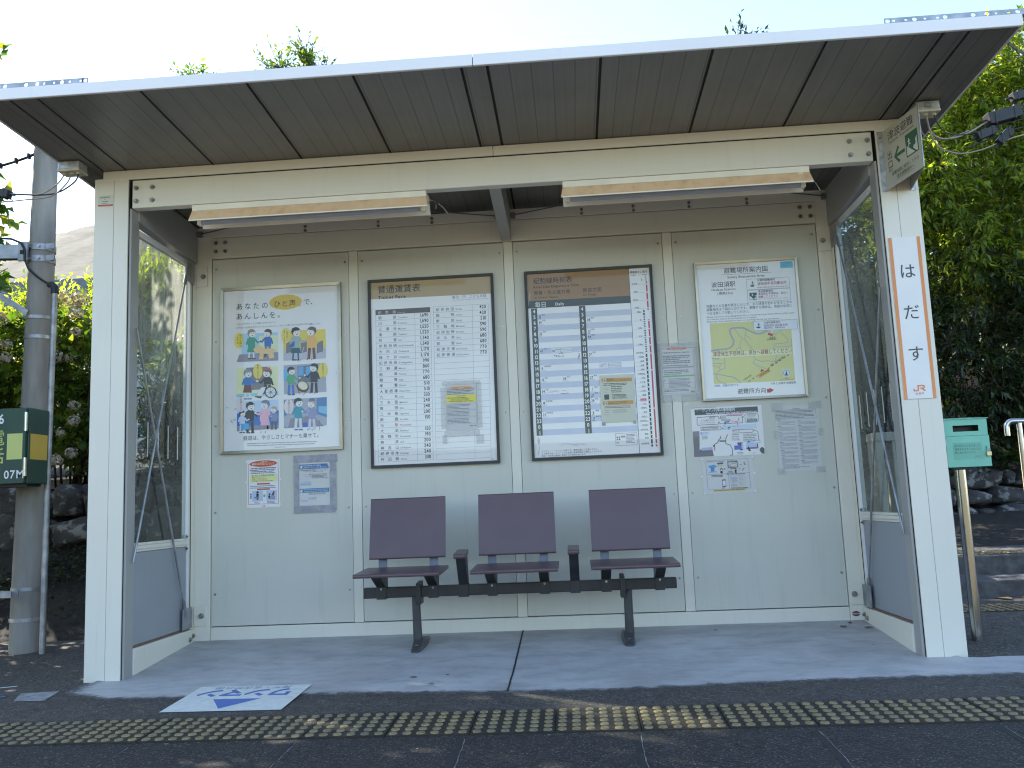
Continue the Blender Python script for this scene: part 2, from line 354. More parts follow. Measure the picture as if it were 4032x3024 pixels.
class Sheet(MB):
    """A flat printed thing: drawing units (any quadrilateral) are mapped to a w x h metre sheet; lettering and shapes lie in thin layers."""
    def __init__(s, O, U, V, N, w, h, quad, face, thick=.0012, dl=.00028):
        super().__init__(); s.O, s.U, s.V, s.N = Vector(O), Vector(U), Vector(V), Vector(N); s.w, s.h = w, h
        s.H = homog(quad, [(0, 0), (w, 0), (w, h), (0, h)]); s.k = w / math.dist(quad[0], quad[1]); s.L = 1; s.c = 0; s.dl = dl
        P = lambda u, v, n: s.O + s.U * u + s.V * v + s.N * n
        v = [P(0, 0, 0), P(w, 0, 0), P(w, h, 0), P(0, h, 0)]; v2 = [p - s.N * thick for p in v]
        s.add(v + v2, [(0, 1, 2, 3), (7, 6, 5, 4), (0, 4, 5, 1), (1, 5, 6, 2), (2, 6, 7, 3), (3, 7, 4, 0)], face)
    def q(s, x, y):
        a = s.H @ np.array([x, y, 1.0]); return a[0] / a[2], a[1] / a[2]
    def P3(s, u, v): return s.O + s.U * u + s.V * v + s.N * (s.dl * s.L + (s.c % 12) * .00002)
    def lay(s, n): s.L = n; return s
    def poly(s, pts, col):
        s.c += 1; vs_ = [s.P3(*s.q(*p)) for p in pts]; return s.add(vs_, [tuple(range(len(vs_)))], ink(col))
    def rect(s, x0, y0, x1, y1, col): return s.poly([(x0, y0), (x1, y0), (x1, y1), (x0, y1)], col)
    def quad(s, a, b, c, d, col): return s.poly([a, b, c, d], col)
    def ell(s, x, y, rx, ry, col, n=20, rot=0):
        c, q_ = math.cos(rot), math.sin(rot)
        return s.poly([(x + rx * math.cos(2 * math.pi * i / n) * c - ry * math.sin(2 * math.pi * i / n) * q_, y + rx * math.cos(2 * math.pi * i / n) * q_ + ry * math.sin(2 * math.pi * i / n) * c) for i in range(n)], col)
    def line(s, pts, wd, col):
        for i in range(len(pts) - 1):
            (x0, y0), (x1, y1) = pts[i], pts[i + 1]; L = math.hypot(x1 - x0, y1 - y0) or 1
            ex, ey = (x1 - x0) / L * wd * .3, (y1 - y0) / L * wd * .3; nx, ny = -(y1 - y0) / L * wd / 2, (x1 - x0) / L * wd / 2
            s.poly([(x0 - ex + nx, y0 - ey + ny), (x1 + ex + nx, y1 + ey + ny), (x1 + ex - nx, y1 + ey - ny), (x0 - ex - nx, y0 - ey - ny)], col)
        return s
    def frame(s, x0, y0, x1, y1, wd, col): return s.line([(x0, y0), (x1, y0), (x1, y1), (x0, y1), (x0, y0)], wd, col)
    def text(s, st, x, y, size, col, bold=0, cond=1.0, width=None, align='l', vert=False, track=0, rot=0):
        """x,y: baseline start in drawing units (straight in sheet space)."""
        s.c += 1; u0, v0 = s.q(x, y); sz = size * s.k; m = ink(col); ca, sa = math.cos(rot), math.sin(rot)
        adv = [glyph(c, bold)[2] for c in st]
        if vert:
            for i, c in enumerate(st):
                vs_, fs_, a = glyph(c, bold); dx = (1 - a) / 2
                s.add([s.P3(u0 + (gx + dx) * sz * cond, v0 + (i * 1.08 - gy) * sz) for gx, gy in vs_], fs_, m)
            return s
        tot = sum(adv) + track * (len(st) - 1)
        if width: cond = width * s.k / (tot * sz)
        p = {'l': 0, 'c': -tot / 2, 'r': -tot}[align]
        for c, a in zip(st, adv):
            vs_, fs_, _ = glyph(c, bold)
            s.add([s.P3(u0 + ((p + gx) * cond * ca + gy * sa) * sz, v0 + ((p + gx) * cond * sa - gy * ca) * sz) for gx, gy in vs_], fs_, m); p += a + track
        return s
    def lines(s, x0, y0, x1, n, pitch, hgt, col, seed=1, ragged=.3, skew=0):   # rows of print too small to read
        r_ = random.Random(seed)
        for i in range(n):
            y = y0 + i * pitch; x = x0; xe = x1 - (x1 - x0) * (r_.random() * ragged if i % 3 == 2 else r_.random() * .06)
            while x < xe - hgt:
                l = min(xe - x, hgt * r_.uniform(.5, 1.1)); ya = y + skew * (x - x0); h_ = hgt * r_.uniform(.55, .95)
                s.poly([(x, ya), (x + l, ya + skew * l), (x + l, ya + skew * l + h_), (x, ya + h_)], col); x += l + hgt * r_.uniform(.12, .3)
        return s
    def jr(s, x, y, w_, col):                  # the railway's two joined letters
        k = w_ / 100
        T = lambda pts: [(x + a * k, y + b * k) for a, b in pts]
        s.line(T([(3, 34), (3, 44), (8, 49), (36, 49), (41, 44), (41, 5)]), 11 * k, col)
        s.line(T([(41, 5), (86, 5), (93, 11), (93, 22), (86, 28), (60, 28)]), 11 * k, col); s.line(T([(68, 28), (98, 50)]), 12 * k, col); return s
WALLU, WALLV, WALLN = (1, 0, 0), (0, 0, -1), (0, -1, 0)

# ================================================================== the setting
D = .801
def gz(x, y):                                # height of the platform surface
    if y >= 0: return .0816 * min(y, .8)
    return .036 * y
def grid(name, xs, ys, zf, m, kind='structure', smooth=True):
    v = [(x, y, zf(x, y)) for y in ys for x in xs]; nx = len(xs)
    f = [(j * nx + i, j * nx + i + 1, (j + 1) * nx + i + 1, (j + 1) * nx + i) for j in range(len(ys) - 1) for i in range(nx - 1)]
    b = MB(); b.add(v, f, m, smooth); o = b.build(name); tag(o, kind=kind); return o
def lsp(a, b, n): return [a + (b - a) * i / (n - 1) for i in range(n)]
def hn(x, y, s=1.0): return math.sin(x * 2.1 * s + 1.3) * math.cos(y * 1.7 * s + .4) * .5 + math.sin(x * 5.3 * s + y * 4.1 * s) * .25 + math.sin(x * 11 * s - y * 9 * s + 2) * .12

# track bed and far ground as one sheet reaching the horizon
GRASS = simple('sunlit dry grass', (.12, .098, .04), .95, 0, .45, 3, bmp=.5)
BALLAST = simple('brown ballast', (.085, .075, .066), .95, 0, .5, 18, bmp=.8)
grid('ground', [-900, -40, 40, 900], [-60, -3, 3, 900], lambda x, y: -1.0, BALLAST)
o = grid('platform', lsp(-9, 13, 67), [-1.65, -1.3, -1.0, -.7, -.35, 0, .4, .8, 1.2, 1.65, 1.8], gz, PLAT)
b = MB().box(-9, 13, -1.70, -1.651, -1.0, -.055, PLAT); tag(b.build('platform_edge'), kind='structure')
# joints between the edge slabs of the platform
b = MB()
for i in range(-5, 9):
    x = 2.545 + .60 * i
    b.hexa([(x - .011, -1.65, gz(0, -1.65)), (x + .008, -1.65, gz(0, -1.65)), (x + .010, -1.045, gz(0, -1.045)), (x - .008, -1.045, gz(0, -1.045)),
            (x - .011, -1.65, gz(0, -1.65) + .0012), (x + .008, -1.65, gz(0, -1.65) + .0012), (x + .010, -1.045, gz(0, -1.045) + .0012), (x - .008, -1.045, gz(0, -1.045) + .0012)], DARKGAP)
JOINTM = simple('chalky joint mortar', (.20, .20, .20), .9, 0, .5, 40)
for i in range(-5, 9):
    x = 2.545 + .60 * i
    n = 24; pl = []; pr_ = []
    for j in range(n + 1):
        y = -1.65 + .6 * j / n; wv = .004 * hn(x * 3, y * 9); pl.append((x + .014 + wv, y, gz(0, y) + .0018)); pr_.append((x + .0155 + wv + .009 * max(0, hn(x * 5, y * 17)), y, gz(0, y) + .0018))
    b.add(pl + pr_, [(j, n + 1 + j, n + 2 + j, j + 1) for j in range(n)], JOINTM)
tag(b.build('platform_joints'), kind='structure')

# pale slab inside the shelter with an uneven front edge and one saw-cut joint
xs = lsp(.02, 4.62, 116); fr = []
for x in xs:
    base = -.36 - .075 * math.exp(-((x - 2.35) / .75) ** 2) + (.17 * max(0, .30 - x) / .3) + .02 * max(0, x - 4.1)
    fr.append(base + .010 * hn(x * 3.1, .7) + .006 * math.sin(x * 61) + .005 * math.sin(x * 37 + 1))
v = []; f = []; rows = 25
for i, x in enumerate(xs):
    back = .86 if .1 < x < 4.05 else (.0 + .02 * hn(x * 8, 1) - .02 if x >= 4.05 else -.02)
    for j in range(rows):
        t_ = (j / (rows - 1)) ** 1.8; y = fr[i] + (back - fr[i]) * t_; v.append((x, y, gz(x, y) + (.004 if j else .0005)))
for i in range(len(xs) - 1):
    for j in range(rows - 1): f.append((i * rows + j, (i + 1) * rows + j, (i + 1) * rows + j + 1, i * rows + j + 1))
b = MB(); b.add(v, f, SLAB, True); so = b.build('concrete_floor'); tag(so, kind='structure')
ea = so.data.attributes.new('edge', 'FLOAT', 'POINT')
ea.data.foreach_set('value', [min(abs(y - fr[i // rows]), max(0, (x - .02) * .5), max(0, (4.62 - x))) if (x < .1 or x > 4.05 or True) else 1 for i, (x, y, z) in enumerate(v)])
b = MB(); n = 40; a1 = []; a2 = []
for j in range(n + 1):
    y = -.41 + 1.2 * j / n; x = 2.058 + .002 * hn(1, y * 20); a1.append((x - .0035, y, gz(x, y) + .006)); a2.append((x + .0045, y, gz(x, y) + .006))
b.add(a1 + a2, [(j, n + 1 + j, n + 2 + j, j + 1) for j in range(n)], DARKGAP); tag(b.build('floor_joint'), kind='structure')

# steps and path to the right of the shelter
tag(MB().hexa([(4.02, 1.65, .05), (11, 1.65, .05), (11, 2.10, .05), (4.02, 2.10, .05), (4.02, 1.66, .165), (11, 1.66, .165), (11, 2.10, .165), (4.02, 2.10, .165)], STEPC).build('lower_step', None, .012), kind='structure')
tag(MB().hexa([(4.02, 2.06, .05), (11, 2.06, .05), (11, 3.0, .05), (4.02, 3.0, .05), (4.02, 2.07, .288), (11, 2.07, .288), (11, 3.0, .288), (4.02, 3.0, .288)], STEPC).build('upper_step', None, .012), kind='structure')
grid('path', lsp(3.3, 12, 40), lsp(2.95, 4.7, 14), lambda x, y: .27 + (y - 2.95) * .19 + .02 * hn(x, y), SOIL)
grid('bank', lsp(-9, 3.9, 90), lsp(.98, 2.35, 14), lambda x, y: .055 + max(0, y - 1.0) * .53 + .035 * hn(x * 1.7, y * 2) * min(1, (y - .98) * 4), SOIL)
grid('terrace', lsp(-14, 3.9, 60), lsp(2.2, 14, 24), lambda x, y: 1.08 + (y - 2.2) * .12 + .05 * hn(x, y), SOIL)
grid('slope', lsp(3.2, 16, 40), lsp(4.45, 16, 24), lambda x, y: .82 + min((y - 4.4) * .95, 2.3) + .06 * hn(x, y), SOIL)
grid('embankment', lsp(-45, 45, 40), lsp(-9.5, -30, 16), lambda x, y: -1.0 + (-9.5 - y) * .2 + .25 * hn(x * .4, y * .4), GRASS)
# far wooded hill
def hillz(x, y):
    u = (x + 225) / 130.0; r_ = math.exp(-((x + 120) / 420) ** 2)
    top = 163 * r_ + 4 * hn(x * .02, 1.0) + 1.6 * hn(x * .17, 2) + .9 * hn(x * .6, 4)
    return -1 + top * max(0, 1 - abs(y - 420) / 260) ** .8 + 1.2 * hn(x * .3, y * .3)
HILL = simple('far wooded hill', (.05, .05, .035), .95, 0, .6, .25)
grid('hill', lsp(-560, 260, 150), lsp(170, 660, 50), hillz, HILL)

# ================================================================== the shelter
sh = thing('platform_shelter', 'ivory aluminium open fronted platform shelter with flat overhanging roof and glazed ends', 'shelter')
W_ = 4.097
# front posts: smooth face with a seam and a set back inner flange
def front_post(x0, sgn):
    b = MB(); c = lambda a: x0 + sgn * a
    A = lambda a0, a1, y0, y1, z0, z1, m=IVORY: b.box(min(c(a0), c(a1)), max(c(a0), c(a1)), y0, y1, z0, z1, m)
    A(0, .1015, 0, .092, -.01, 2.50); A(.1035, .178, 0, .092, -.01, 2.50); A(.1010, .1040, .0016, .09, -.01, 2.495, GREYP)
    return b
for x0, sg in ((0, 1), (W_, -1)):
    p = front_post(x0, sg).build('front_post', sh, .006, 3)
    b = MB(); xx = (.180, .192); a0, a1 = sorted((x0 + sg * xx[0], x0 + sg * xx[1]))
    b.box(a0, a1, .012, .095, -.005, 2.338, SHADEGREY); b.build('post_flange', p, .002)
    g0, g1 = sorted((x0 + sg * .1775, x0 + sg * .1805)); bx('flange_seam', p, DARKGAP, g0, g1, .008, .09, -.005, 2.49, 0)
for x0, x1 in ((.142, .286), (3.830, 3.952)):
    bx('rear_post', sh, IVORY, x0, x1, D - .004, D + .08, .045, 2.47, .003)
# lintel beam with bolts, trim above
lt = MB().prism([(.010, 2.338), (.066, 2.338), (.066, 2.486), (.010, 2.486)], 'x', .1935, 3.9035, IVORY).build('lintel', sh, .004)
for px_ in (.215, .300, 3.797, 3.882):
    for z_ in (2.375, 2.444): MB().bolt((px_, .010, z_), (0, -1, 0), .0085, .014, BOLT).build('bolt', lt)
for x0, x1 in ((.043, 2.0555), (2.0575, 4.037)): bx('lintel_trim', sh, IVORY, x0, x1, -.002, .07, 2.4885, 2.5385, .003)
bx('trim_gap', lt, DARKGAP, .05, 4.03, .006, .06, 2.4855, 2.489, 0)
# rear beam, base rail, mullions, boards
rb = bx('rear_beam', sh, IVORY, .2875, 3.8285, D - .012, D + .06, 2.2835, 2.408, .003)
bx('rear_beam_cap', sh, IVORY, .15, 3.945, D - .014, D + .06, 2.4105, 2.474, .003)
for px_ in (.315, .372, 3.745, 3.802):
    for z_ in (2.325, 2.378): MB().bolt((px_, D - .012, z_), (0, -1, 0), .008, .013, BOLT).build('bolt', rb)
for px_ in (.86, 1.30, 1.62, 2.50, 2.80, 3.12, 3.45):
    for z_ in (2.422, 2.447): MB().bolt((px_, D - .014, z_), (0, -1, 0), .006, .010, BOLT).build('bolt', rb)
bx('base_rail', sh, IVORY, .2875, 3.8285, D - .002, D + .06, .058, .1385, .003)
mull = [(1.1146, 1.1679), (2.0336, 2.0869), (2.9541, 3.0073)]
for a, c in mull: bx('mullion', sh, IVORY, a, c, D - .001, D + .05, .1405, 2.2815, .002)
bx('rear_lining', sh, DARKGAP, .20, 3.90, D + .03, D + .045, .06, 2.30, 0)
ed = [.2875, 1.1146, 1.1679, 2.0336, 2.0869, 2.9541, 3.0073, 3.8285]
for i in range(4):
    a, c = ed[2 * i] + .0022, ed[2 * i + 1] - .0022
    pn = bx('wall_board', sh, PANEL, a, c, D + .003, D + .028, .1435, 2.2785, .001)
    for x in (a + .022, c - .022):
        for z_ in (.32, .78, 1.28, 1.78, 2.22):
            MB().bolt((x, D + .003, z_), (0, -1, 0), .0048, .0022, BOLT, 10).build('screw', pn)
# roof: thin flat slab rising a little towards the track
RX0, RX1, RY0, RY1 = -.112, 4.245, -.775, .98
def rz_(y): return 2.5405 - .033 * y if y < 0 else 2.5405 - .033 * y
rf = MB().hexa([(RX0 + .004, RY0 + .004, rz_(RY0) + .006), (RX1 - .004, RY0 + .004, rz_(RY0) + .006), (RX1 - .004, RY1, rz_(RY1) + .006), (RX0 + .004, RY1, rz_(RY1) + .006),
                (RX0 + .004, RY0 + .004, rz_(RY0) + .04), (RX1 - .004, RY0 + .004, rz_(RY0) + .04), (RX1 - .004, RY1, rz_(RY1) + .04), (RX0 + .004, RY1, rz_(RY1) + .04)], DARKGAP).build('roof_deck', sh)
seams = [RX0, .043, .164, .621, 1.083, 1.538, 1.996, 2.104, 2.574, 3.031, 3.487, 3.949, 4.050, RX1]
for i in range(len(seams) - 1):
    a = seams[i] + (.0065 if i else .002); c = seams[i + 1] - (.0065 if i < len(seams) - 2 else .002)
    MB().hexa([(a, RY0 + .006, rz_(RY0)), (c, RY0 + .006, rz_(RY0)), (c, RY1 - .01, rz_(RY1)), (a, RY1 - .01, rz_(RY1)),
               (a, RY0 + .006, rz_(RY0) + .008), (c, RY0 + .006, rz_(RY0) + .008), (c, RY1 - .01, rz_(RY1) + .008), (a, RY1 - .01, rz_(RY1) + .008)], SOFFIT).build('soffit_board', sh)
zf = rz_(RY0)
for a, c in ((RX0 - .004, 2.0445), (2.0470, RX1 + .004)):
    MB().prism([(RY0 - .012, zf - .004), (RY0 + .003, zf - .004), (RY0 + .003, zf + .047), (RY0 - .012, zf + .047)], 'x', a, c, FASCIA).build('fascia', sh, .003)
for xa in (RX0 - .004, RX1 - .004):
    MB().hexa([(xa, RY0 + .004, zf - .003), (xa + .008, RY0 + .004, zf - .003), (xa + .008, RY1, rz_(RY1) - .003), (xa, RY1, rz_(RY1) - .003),
               (xa, RY0 + .004, zf + .046), (xa + .008, RY0 + .004, zf + .046), (xa + .008, RY1, rz_(RY1) + .046), (xa, RY1, rz_(RY1) + .046)], FASCIA).build('end_fascia', sh)
def perforated(xa, xb, holes):
    b = MB(); y = RY0 - .004; z0, z1 = zf + .0472, zf + .072; zc = (z0 + z1) / 2; cuts = [xa]
    def plate(a, c):
        if c > a + 1e-4: b.add([(a, y, z0), (c, y, z0), (c, y, z1), (a, y, z1), (a, y + .003, z0), (c, y + .003, z0), (c, y + .003, z1), (a, y + .003, z1)], [(0, 1, 2, 3), (7, 6, 5, 4), (3, 2, 6, 7)], GALV)
    cur = xa
    for hx, r_ in sorted(holes):
        w2 = .0125; plate(cur, hx - w2); n = 24; ring = []; sq = []
        for k in range(n):
            a = 2 * math.pi * k / n; dx, dz = math.cos(a), math.sin(a); s_ = 1 / max(abs(dx), abs(dz)); ring.append((hx + dx * r_, zc + dz * r_)); sq.append((hx + dx * s_ * w2, zc + dz * s_ * (z1 - z0) / 2))
        for yy in (y, y + .003):
            b.add([(p[0], yy, p[1]) for p in ring + sq], [(k, (k + 1) % n, n + (k + 1) % n, n + k) for k in range(n)], GALV)
        b.add([(p[0], y, p[1]) for p in ring] + [(p[0], y + .003, p[1]) for p in ring], [(k, n + k, n + (k + 1) % n, (k + 1) % n) for k in range(n)], GALV)
        cur = hx + w2
    plate(cur, xb); b.box(xa, xb, y + .0032, y + .03, z0 - .0002, z0 + .002, GALV); return b.build('perforated_angle', sh)
perforated(RX0 - .03, .394, [(.383, .0082), (.362, .005), (.314, .005), (.280, .0085), (.245, .005), (.200, .005), (.170, .0085), (.120, .0085), (.026, .0085), (.000, .005), (-.04, .0085), (-.09, .005)])
perforated(3.716, RX1 + .05, [(3.728, .0085), (3.752, .005), (3.800, .005), (3.834, .0085), (3.875, .005), (3.924, .005), (3.954, .0085), (4.063, .0085), (4.117, .0085), (4.151, .005), (4.20, .005), (4.236, .0085), (4.268, .005)])
# rafters and roof bracing
for a, c, zb0, zb1 in ((.150, .205, 2.285, 2.255), (2.022, 2.083, 2.345, 2.284), (3.893, 3.948, 2.285, 2.255)):
    MB().hexa([(a, .068, zb0), (c, .068, zb0), (c, D - .016, zb1), (a, D - .016, zb1), (a, .068, 2.478), (c, .068, 2.478), (c, D - .016, 2.474), (a, D - .016, 2.474)], SHADEGREY).build('rafter', sh, .003)
for a, c in (((.22, D - .03, 2.432), (2.01, .08, 2.455)), ((2.01, D - .03, 2.432), (.22, .08, 2.455)), ((2.095, D - .03, 2.432), (3.885, .08, 2.455)), ((3.885, D - .03, 2.432), (2.095, .08, 2.455))):
    t_ = MB().tube([a, c], .0035, BRKT, 8).build('tie_rod', sh)
    MB().box(a[0] - .018, a[0] + .018, a[1] - .01, a[1] + .012, a[2] - .018, a[2] + .014, GALV).bolt((a[0], a[1] - .01, a[2]), (0, -1, 0), .006, .01, BOLT).build('tie_bracket', t_)
# glazed ends
for side, (X, inn) in enumerate(((.178, 1), (3.919, -1))):
    pane = MB().box(X - .003, X + .003, .094, D - .102, .646, 2.215, (GLASS, GLASSR)[side]).build('side_glass', sh)
    for k in range(5):
        y = .118 + .1165 * k; b = MB()
        for dy in (0, .0055): b.box(X + inn * .0036 - .0003, X + inn * .0036 + .0003, y + dy, y + dy + .005, 1.082, 1.262, ink('#cfd0c8'))
        b.build('warning_stripe', pane)
    bx('lower_board', sh, GREYP, X - .008, X + .008, .094, D - .05, .150, .598, 0)
    r_ = MB()
    for z0, z1, dx in ((.600, .612, .013), (.612, .632, .019), (.632, .645, .013)): r_.box(X - dx, X + dx, .094, D - .104, z0 + .0003, z1 - .0003, IVORY)
    mr = r_.build('middle_rail', sh, .002)
    for z_ in (.655, .588): MB().box(X + inn * .004 - .012, X + inn * .004 + .012, D - .118, D - .102, z_ - .010, z_ + .010, GALV).bolt((X + inn * .016, D - .11, z_), (inn, 0, 0), .004, .006, RUBBER).build('rail_clip', mr)
    fr_ = MB().box(X - .016, X + .016, D - .100, D - .006, .15, 2.25, IVORY); fr_.box(X - .019, X + .019, D - .101, D - .094, .16, 2.22, FASCIA); fr_.box(X + inn * .0165 - .002, X + inn * .0165 + .002, D - .07, D - .062, .16, 2.22, DARKGAP)
    fr_.build('glass_frame', sh, .002)
    bx('top_rail', sh, FASCIA, X - .012, X + .012, .094, D - .104, 2.218, 2.25, .002)
    a0, a1 = sorted((X - inn * .02, X + inn * .022))
    br = MB().hexa([(a0, .094, .002), (a1, .094, .002), (a1, D - .006, .052), (a0, D - .006, .052), (a0, .094, .138), (a1, .094, .138), (a1, D - .006, .138), (a0, D - .006, .138)], IVORY).build('base_sill', sh, .003)
    bx('sill_gasket', br, BRGASK, X - .014, X + .014, .094, D - .06, .139, .149, 0)
    for y, z_ in ((D - .075, .085), (D - .035, .100)): MB().bolt((a1 if inn > 0 else a0, y, z_), (inn, 0, 0), .009, .012, BOLT).build('bolt', br)
    Xr = X + inn * .030
    for y0, z0, y1, z1 in ((.052, .55, D - .172, 2.16), (.052, 1.72, D - .150, .235)):
        rod = MB().tube([(Xr, y0, z0), (Xr, y1, z1)], .0058, GALV, 10).build('brace_rod', sh)
        MB().tube([(Xr, y1 - (y1 - y0) * .045, z1 - (z1 - z0) * .045), (Xr, y1, z1)], .010, GALV, 10).build('turnbuckle', rod)
    for z0, z1 in ((.150, .262), (2.115, 2.235)):
        bk = MB().box(Xr - .004, Xr + .004, D - .185, D - .07, z0, z1, GALV); c0, c1 = sorted((Xr - inn * .0, Xr + inn * .0)); e0, e1 = sorted((X + inn * .018, X + inn * .085))
        bk.box(e0, e1, D - .015, D - .006, z0, z1, IVORY)
        k_ = bk.build('brace_bracket', sh, .001)
        MB().bolt((X + inn * .062, D - .015, (z0 + z1) / 2), (0, -1, 0), .0105, .016, BOLT).build('bolt', k_)

# two fluorescent lamps under the lintel
def lamp(x0, label):
    L = 1.203; t_ = thing('fluorescent_lamp', label, 'lamp', (x0, 0, 0), 'lamps under the shelter lintel')
    bx('housing', t_, WHITEPL, 0, L, .014, .125, 2.3055, 2.3365, .002)
    MB().hexa([(-.010, -.006, 2.252), (L + .010, -.006, 2.252), (L, .013, 2.3035), (0, .013, 2.3035), (-.010, -.0045, 2.254), (L + .010, -.0045, 2.254), (L, .0145, 2.305), (0, .0145, 2.305)], RUST).build('front_reflector', t_)
    bx('reflector_lip', t_, WHITEPL, -.008, L + .008, -.0095, -.0048, 2.246, 2.2518, 0)
    MB().hexa([(0, .122, 2.304), (L, .122, 2.304), (L, .152, 2.252), (0, .152, 2.252), (0, .1235, 2.3055), (L, .1235, 2.3055), (L, .1535, 2.2535), (0, .1535, 2.2535)], WHITEPL).build('rear_reflector', t_)
    MB().tube([(.035, .066, 2.262), (L - .035, .066, 2.262)], .0155, TUBE, 14).build('tube', t_)
    for x in (.012, L - .035): bx('tube_holder', t_, WHITEPL, x, x + .022, .048, .084, 2.243, 2.299, .003)
    for x in (.035, L - .06): bx('clip', t_, BRASS, x, x + .028, .010, .0138, 2.296, 2.3035, 0)
    return t_
lamp(.507, 'lamp with rust stained reflector hanging at the left, above etiquette poster and fare table')
lamp(2.394, 'lamp with rust stained reflector hanging at the right, beside the tsunami sign post')
for x, lab in ((1.722, 'thin cable end hanging beside the left fluorescent lamp'), (3.615, 'thin cable end hanging beside the right fluorescent lamp')):
    c = MB().tube([(x - .012, .10, 2.318), (x + .02, .13, 2.314), (x + .05, .16, 2.295), (x + .075, .18, 2.262)], .0028, CABLE, 8).build('cable_end'); tag(c, lab, 'cable', 'cable ends beside the lamps')
k = MB().box(1.735, 1.756, .10, .12, 2.292, 2.318, RUBBER).tube([(1.7455, .11, 2.293), (1.7455, .11, 2.268)], .004, BRKT, 8).build('light_sensor', None, .003); tag(k, 'small black plug hanging under the lintel right of the left lamp', 'plug')

# ================================================================== bench of three seats
bn = thing('bench', 'row of three plum brown seats on a charcoal beam with two armrests', 'bench', (2.06, .45, .04))
LEGM = simple('weathered bench leg', (.075, .073, .074), .45, .2, .25, 10)
bn_off = Vector((2.06, .45, .04))
def bpart(b, name, parent=bn, bevel=0, seg=2):
    if parent is bn: b.v = [tuple(Vector(p) - bn_off) for p in b.v]
    else: b.v = [tuple(Vector(p) - bn_off) for p in b.v]
    return b.build(name, parent, bevel, seg)
bpart(MB().box(1.262, 2.872, .405, .452, .306, .360, DKMET), 'beam', bevel=.004)
def seat(xc):
    wb, ws = .200, .212
    b = MB(); n = 10; prof = []                     # seat board: flat with rolled front and back edges
    y0, z0, y1, z1, th = .125, .450, .442, .461, .019
    d = Vector((0, y1 - y0, z1 - z0)).normalized(); nrm = Vector((0, -d.z, d.y))
    for i in range(n + 1):
        a = math.pi * (.5 + i / n); prof.append((y0 + math.cos(a) * th / 2 * 1.0, z0 - th / 2 + math.sin(a) * th / 2))
    for i in range(n + 1):
        a = math.pi * (-.5 + i / n); prof.append((y1 + math.cos(a) * th / 2, z1 - th / 2 + math.sin(a) * th / 2))
    b.prism(prof, 'x', xc - ws, xc + ws, BROWN); bpart(b, 'seat_board')
    b = MB(); by0, bz0, by1, bz1 = .432, .510, .497, .810; prof = []
    for i in range(n + 1):
        a = math.pi * (1 + i / n); prof.append((by0 + math.cos(a) * .008, bz0 + math.sin(a) * .008))
    for i in range(n + 1):
        a = math.pi * (i / n); prof.append((by1 + math.cos(a) * .008, bz1 + math.sin(a) * .008))
    b.prism(prof, 'x', xc - wb, xc + wb, BROWN); bpart(b, 'backrest')
    for s in (-.135, .135):
        x = xc + s
        b = MB(); b.hexa([(x - .022, .4445, .43), (x + .022, .4445, .43), (x + .022, .4545, .43), (x - .022, .4545, .43), (x - .022, .492, .70), (x + .022, .492, .70), (x + .022, .502, .70), (x - .022, .502, .70)], BRKT); bpart(b, 'backrest_bracket')
        b = MB(); b.hexa([(x - .024, .40, .364), (x + .024, .40, .364), (x + .024, .458, .364), (x - .024, .458, .364), (x - .024, .25, .430), (x + .024, .25, .430), (x + .024, .462, .436), (x - .024, .462, .436)], DKMET)
        b.box(x - .045, x + .03, .24, .46, .4305, .4335, DKMET); b.bolt((x - .038, .242, .427), (0, -1, 0), .004, .006, GALV)
        hb = bpart(b, 'seat_bracket')
        b = MB().box(x - .025, x + .025, .400, .457, .300, .3635, DKMET).bolt((x, .400, .352), (0, -1, 0), .004, .004, GALV); bpart(b, 'clamp', hb, .002)
for xc in (1.492, 2.068, 2.652): seat(xc)
for x in (1.785, 2.358):
    b = MB().hexa([(x - .024, .404, .362), (x + .024, .404, .362), (x + .024, .452, .362), (x - .024, .452, .362), (x - .024, .31, .500), (x + .024, .31, .500), (x + .024, .418, .515), (x - .024, .418, .515)], DKMET)
    a = bpart(b, 'armrest', bevel=.002)
    b = MB(); prof = [(.272 + math.cos(math.pi * (.5 + i / 8)) * .012, .512 + math.sin(math.pi * (.5 + i / 8)) * .012) for i in range(9)] + [(.43, .512), (.43, .536)]
    prof = [(y, z + .02 * (y - .272)) for y, z in prof]
    b.prism(prof, 'x', x - .029, x + .029, BROWN); bpart(b, 'armrest_pad', a, .002)
    b = MB().box(x - .026, x + .026, .400, .457, .300, .3625, DKMET); bpart(b, 'clamp', a, .002)
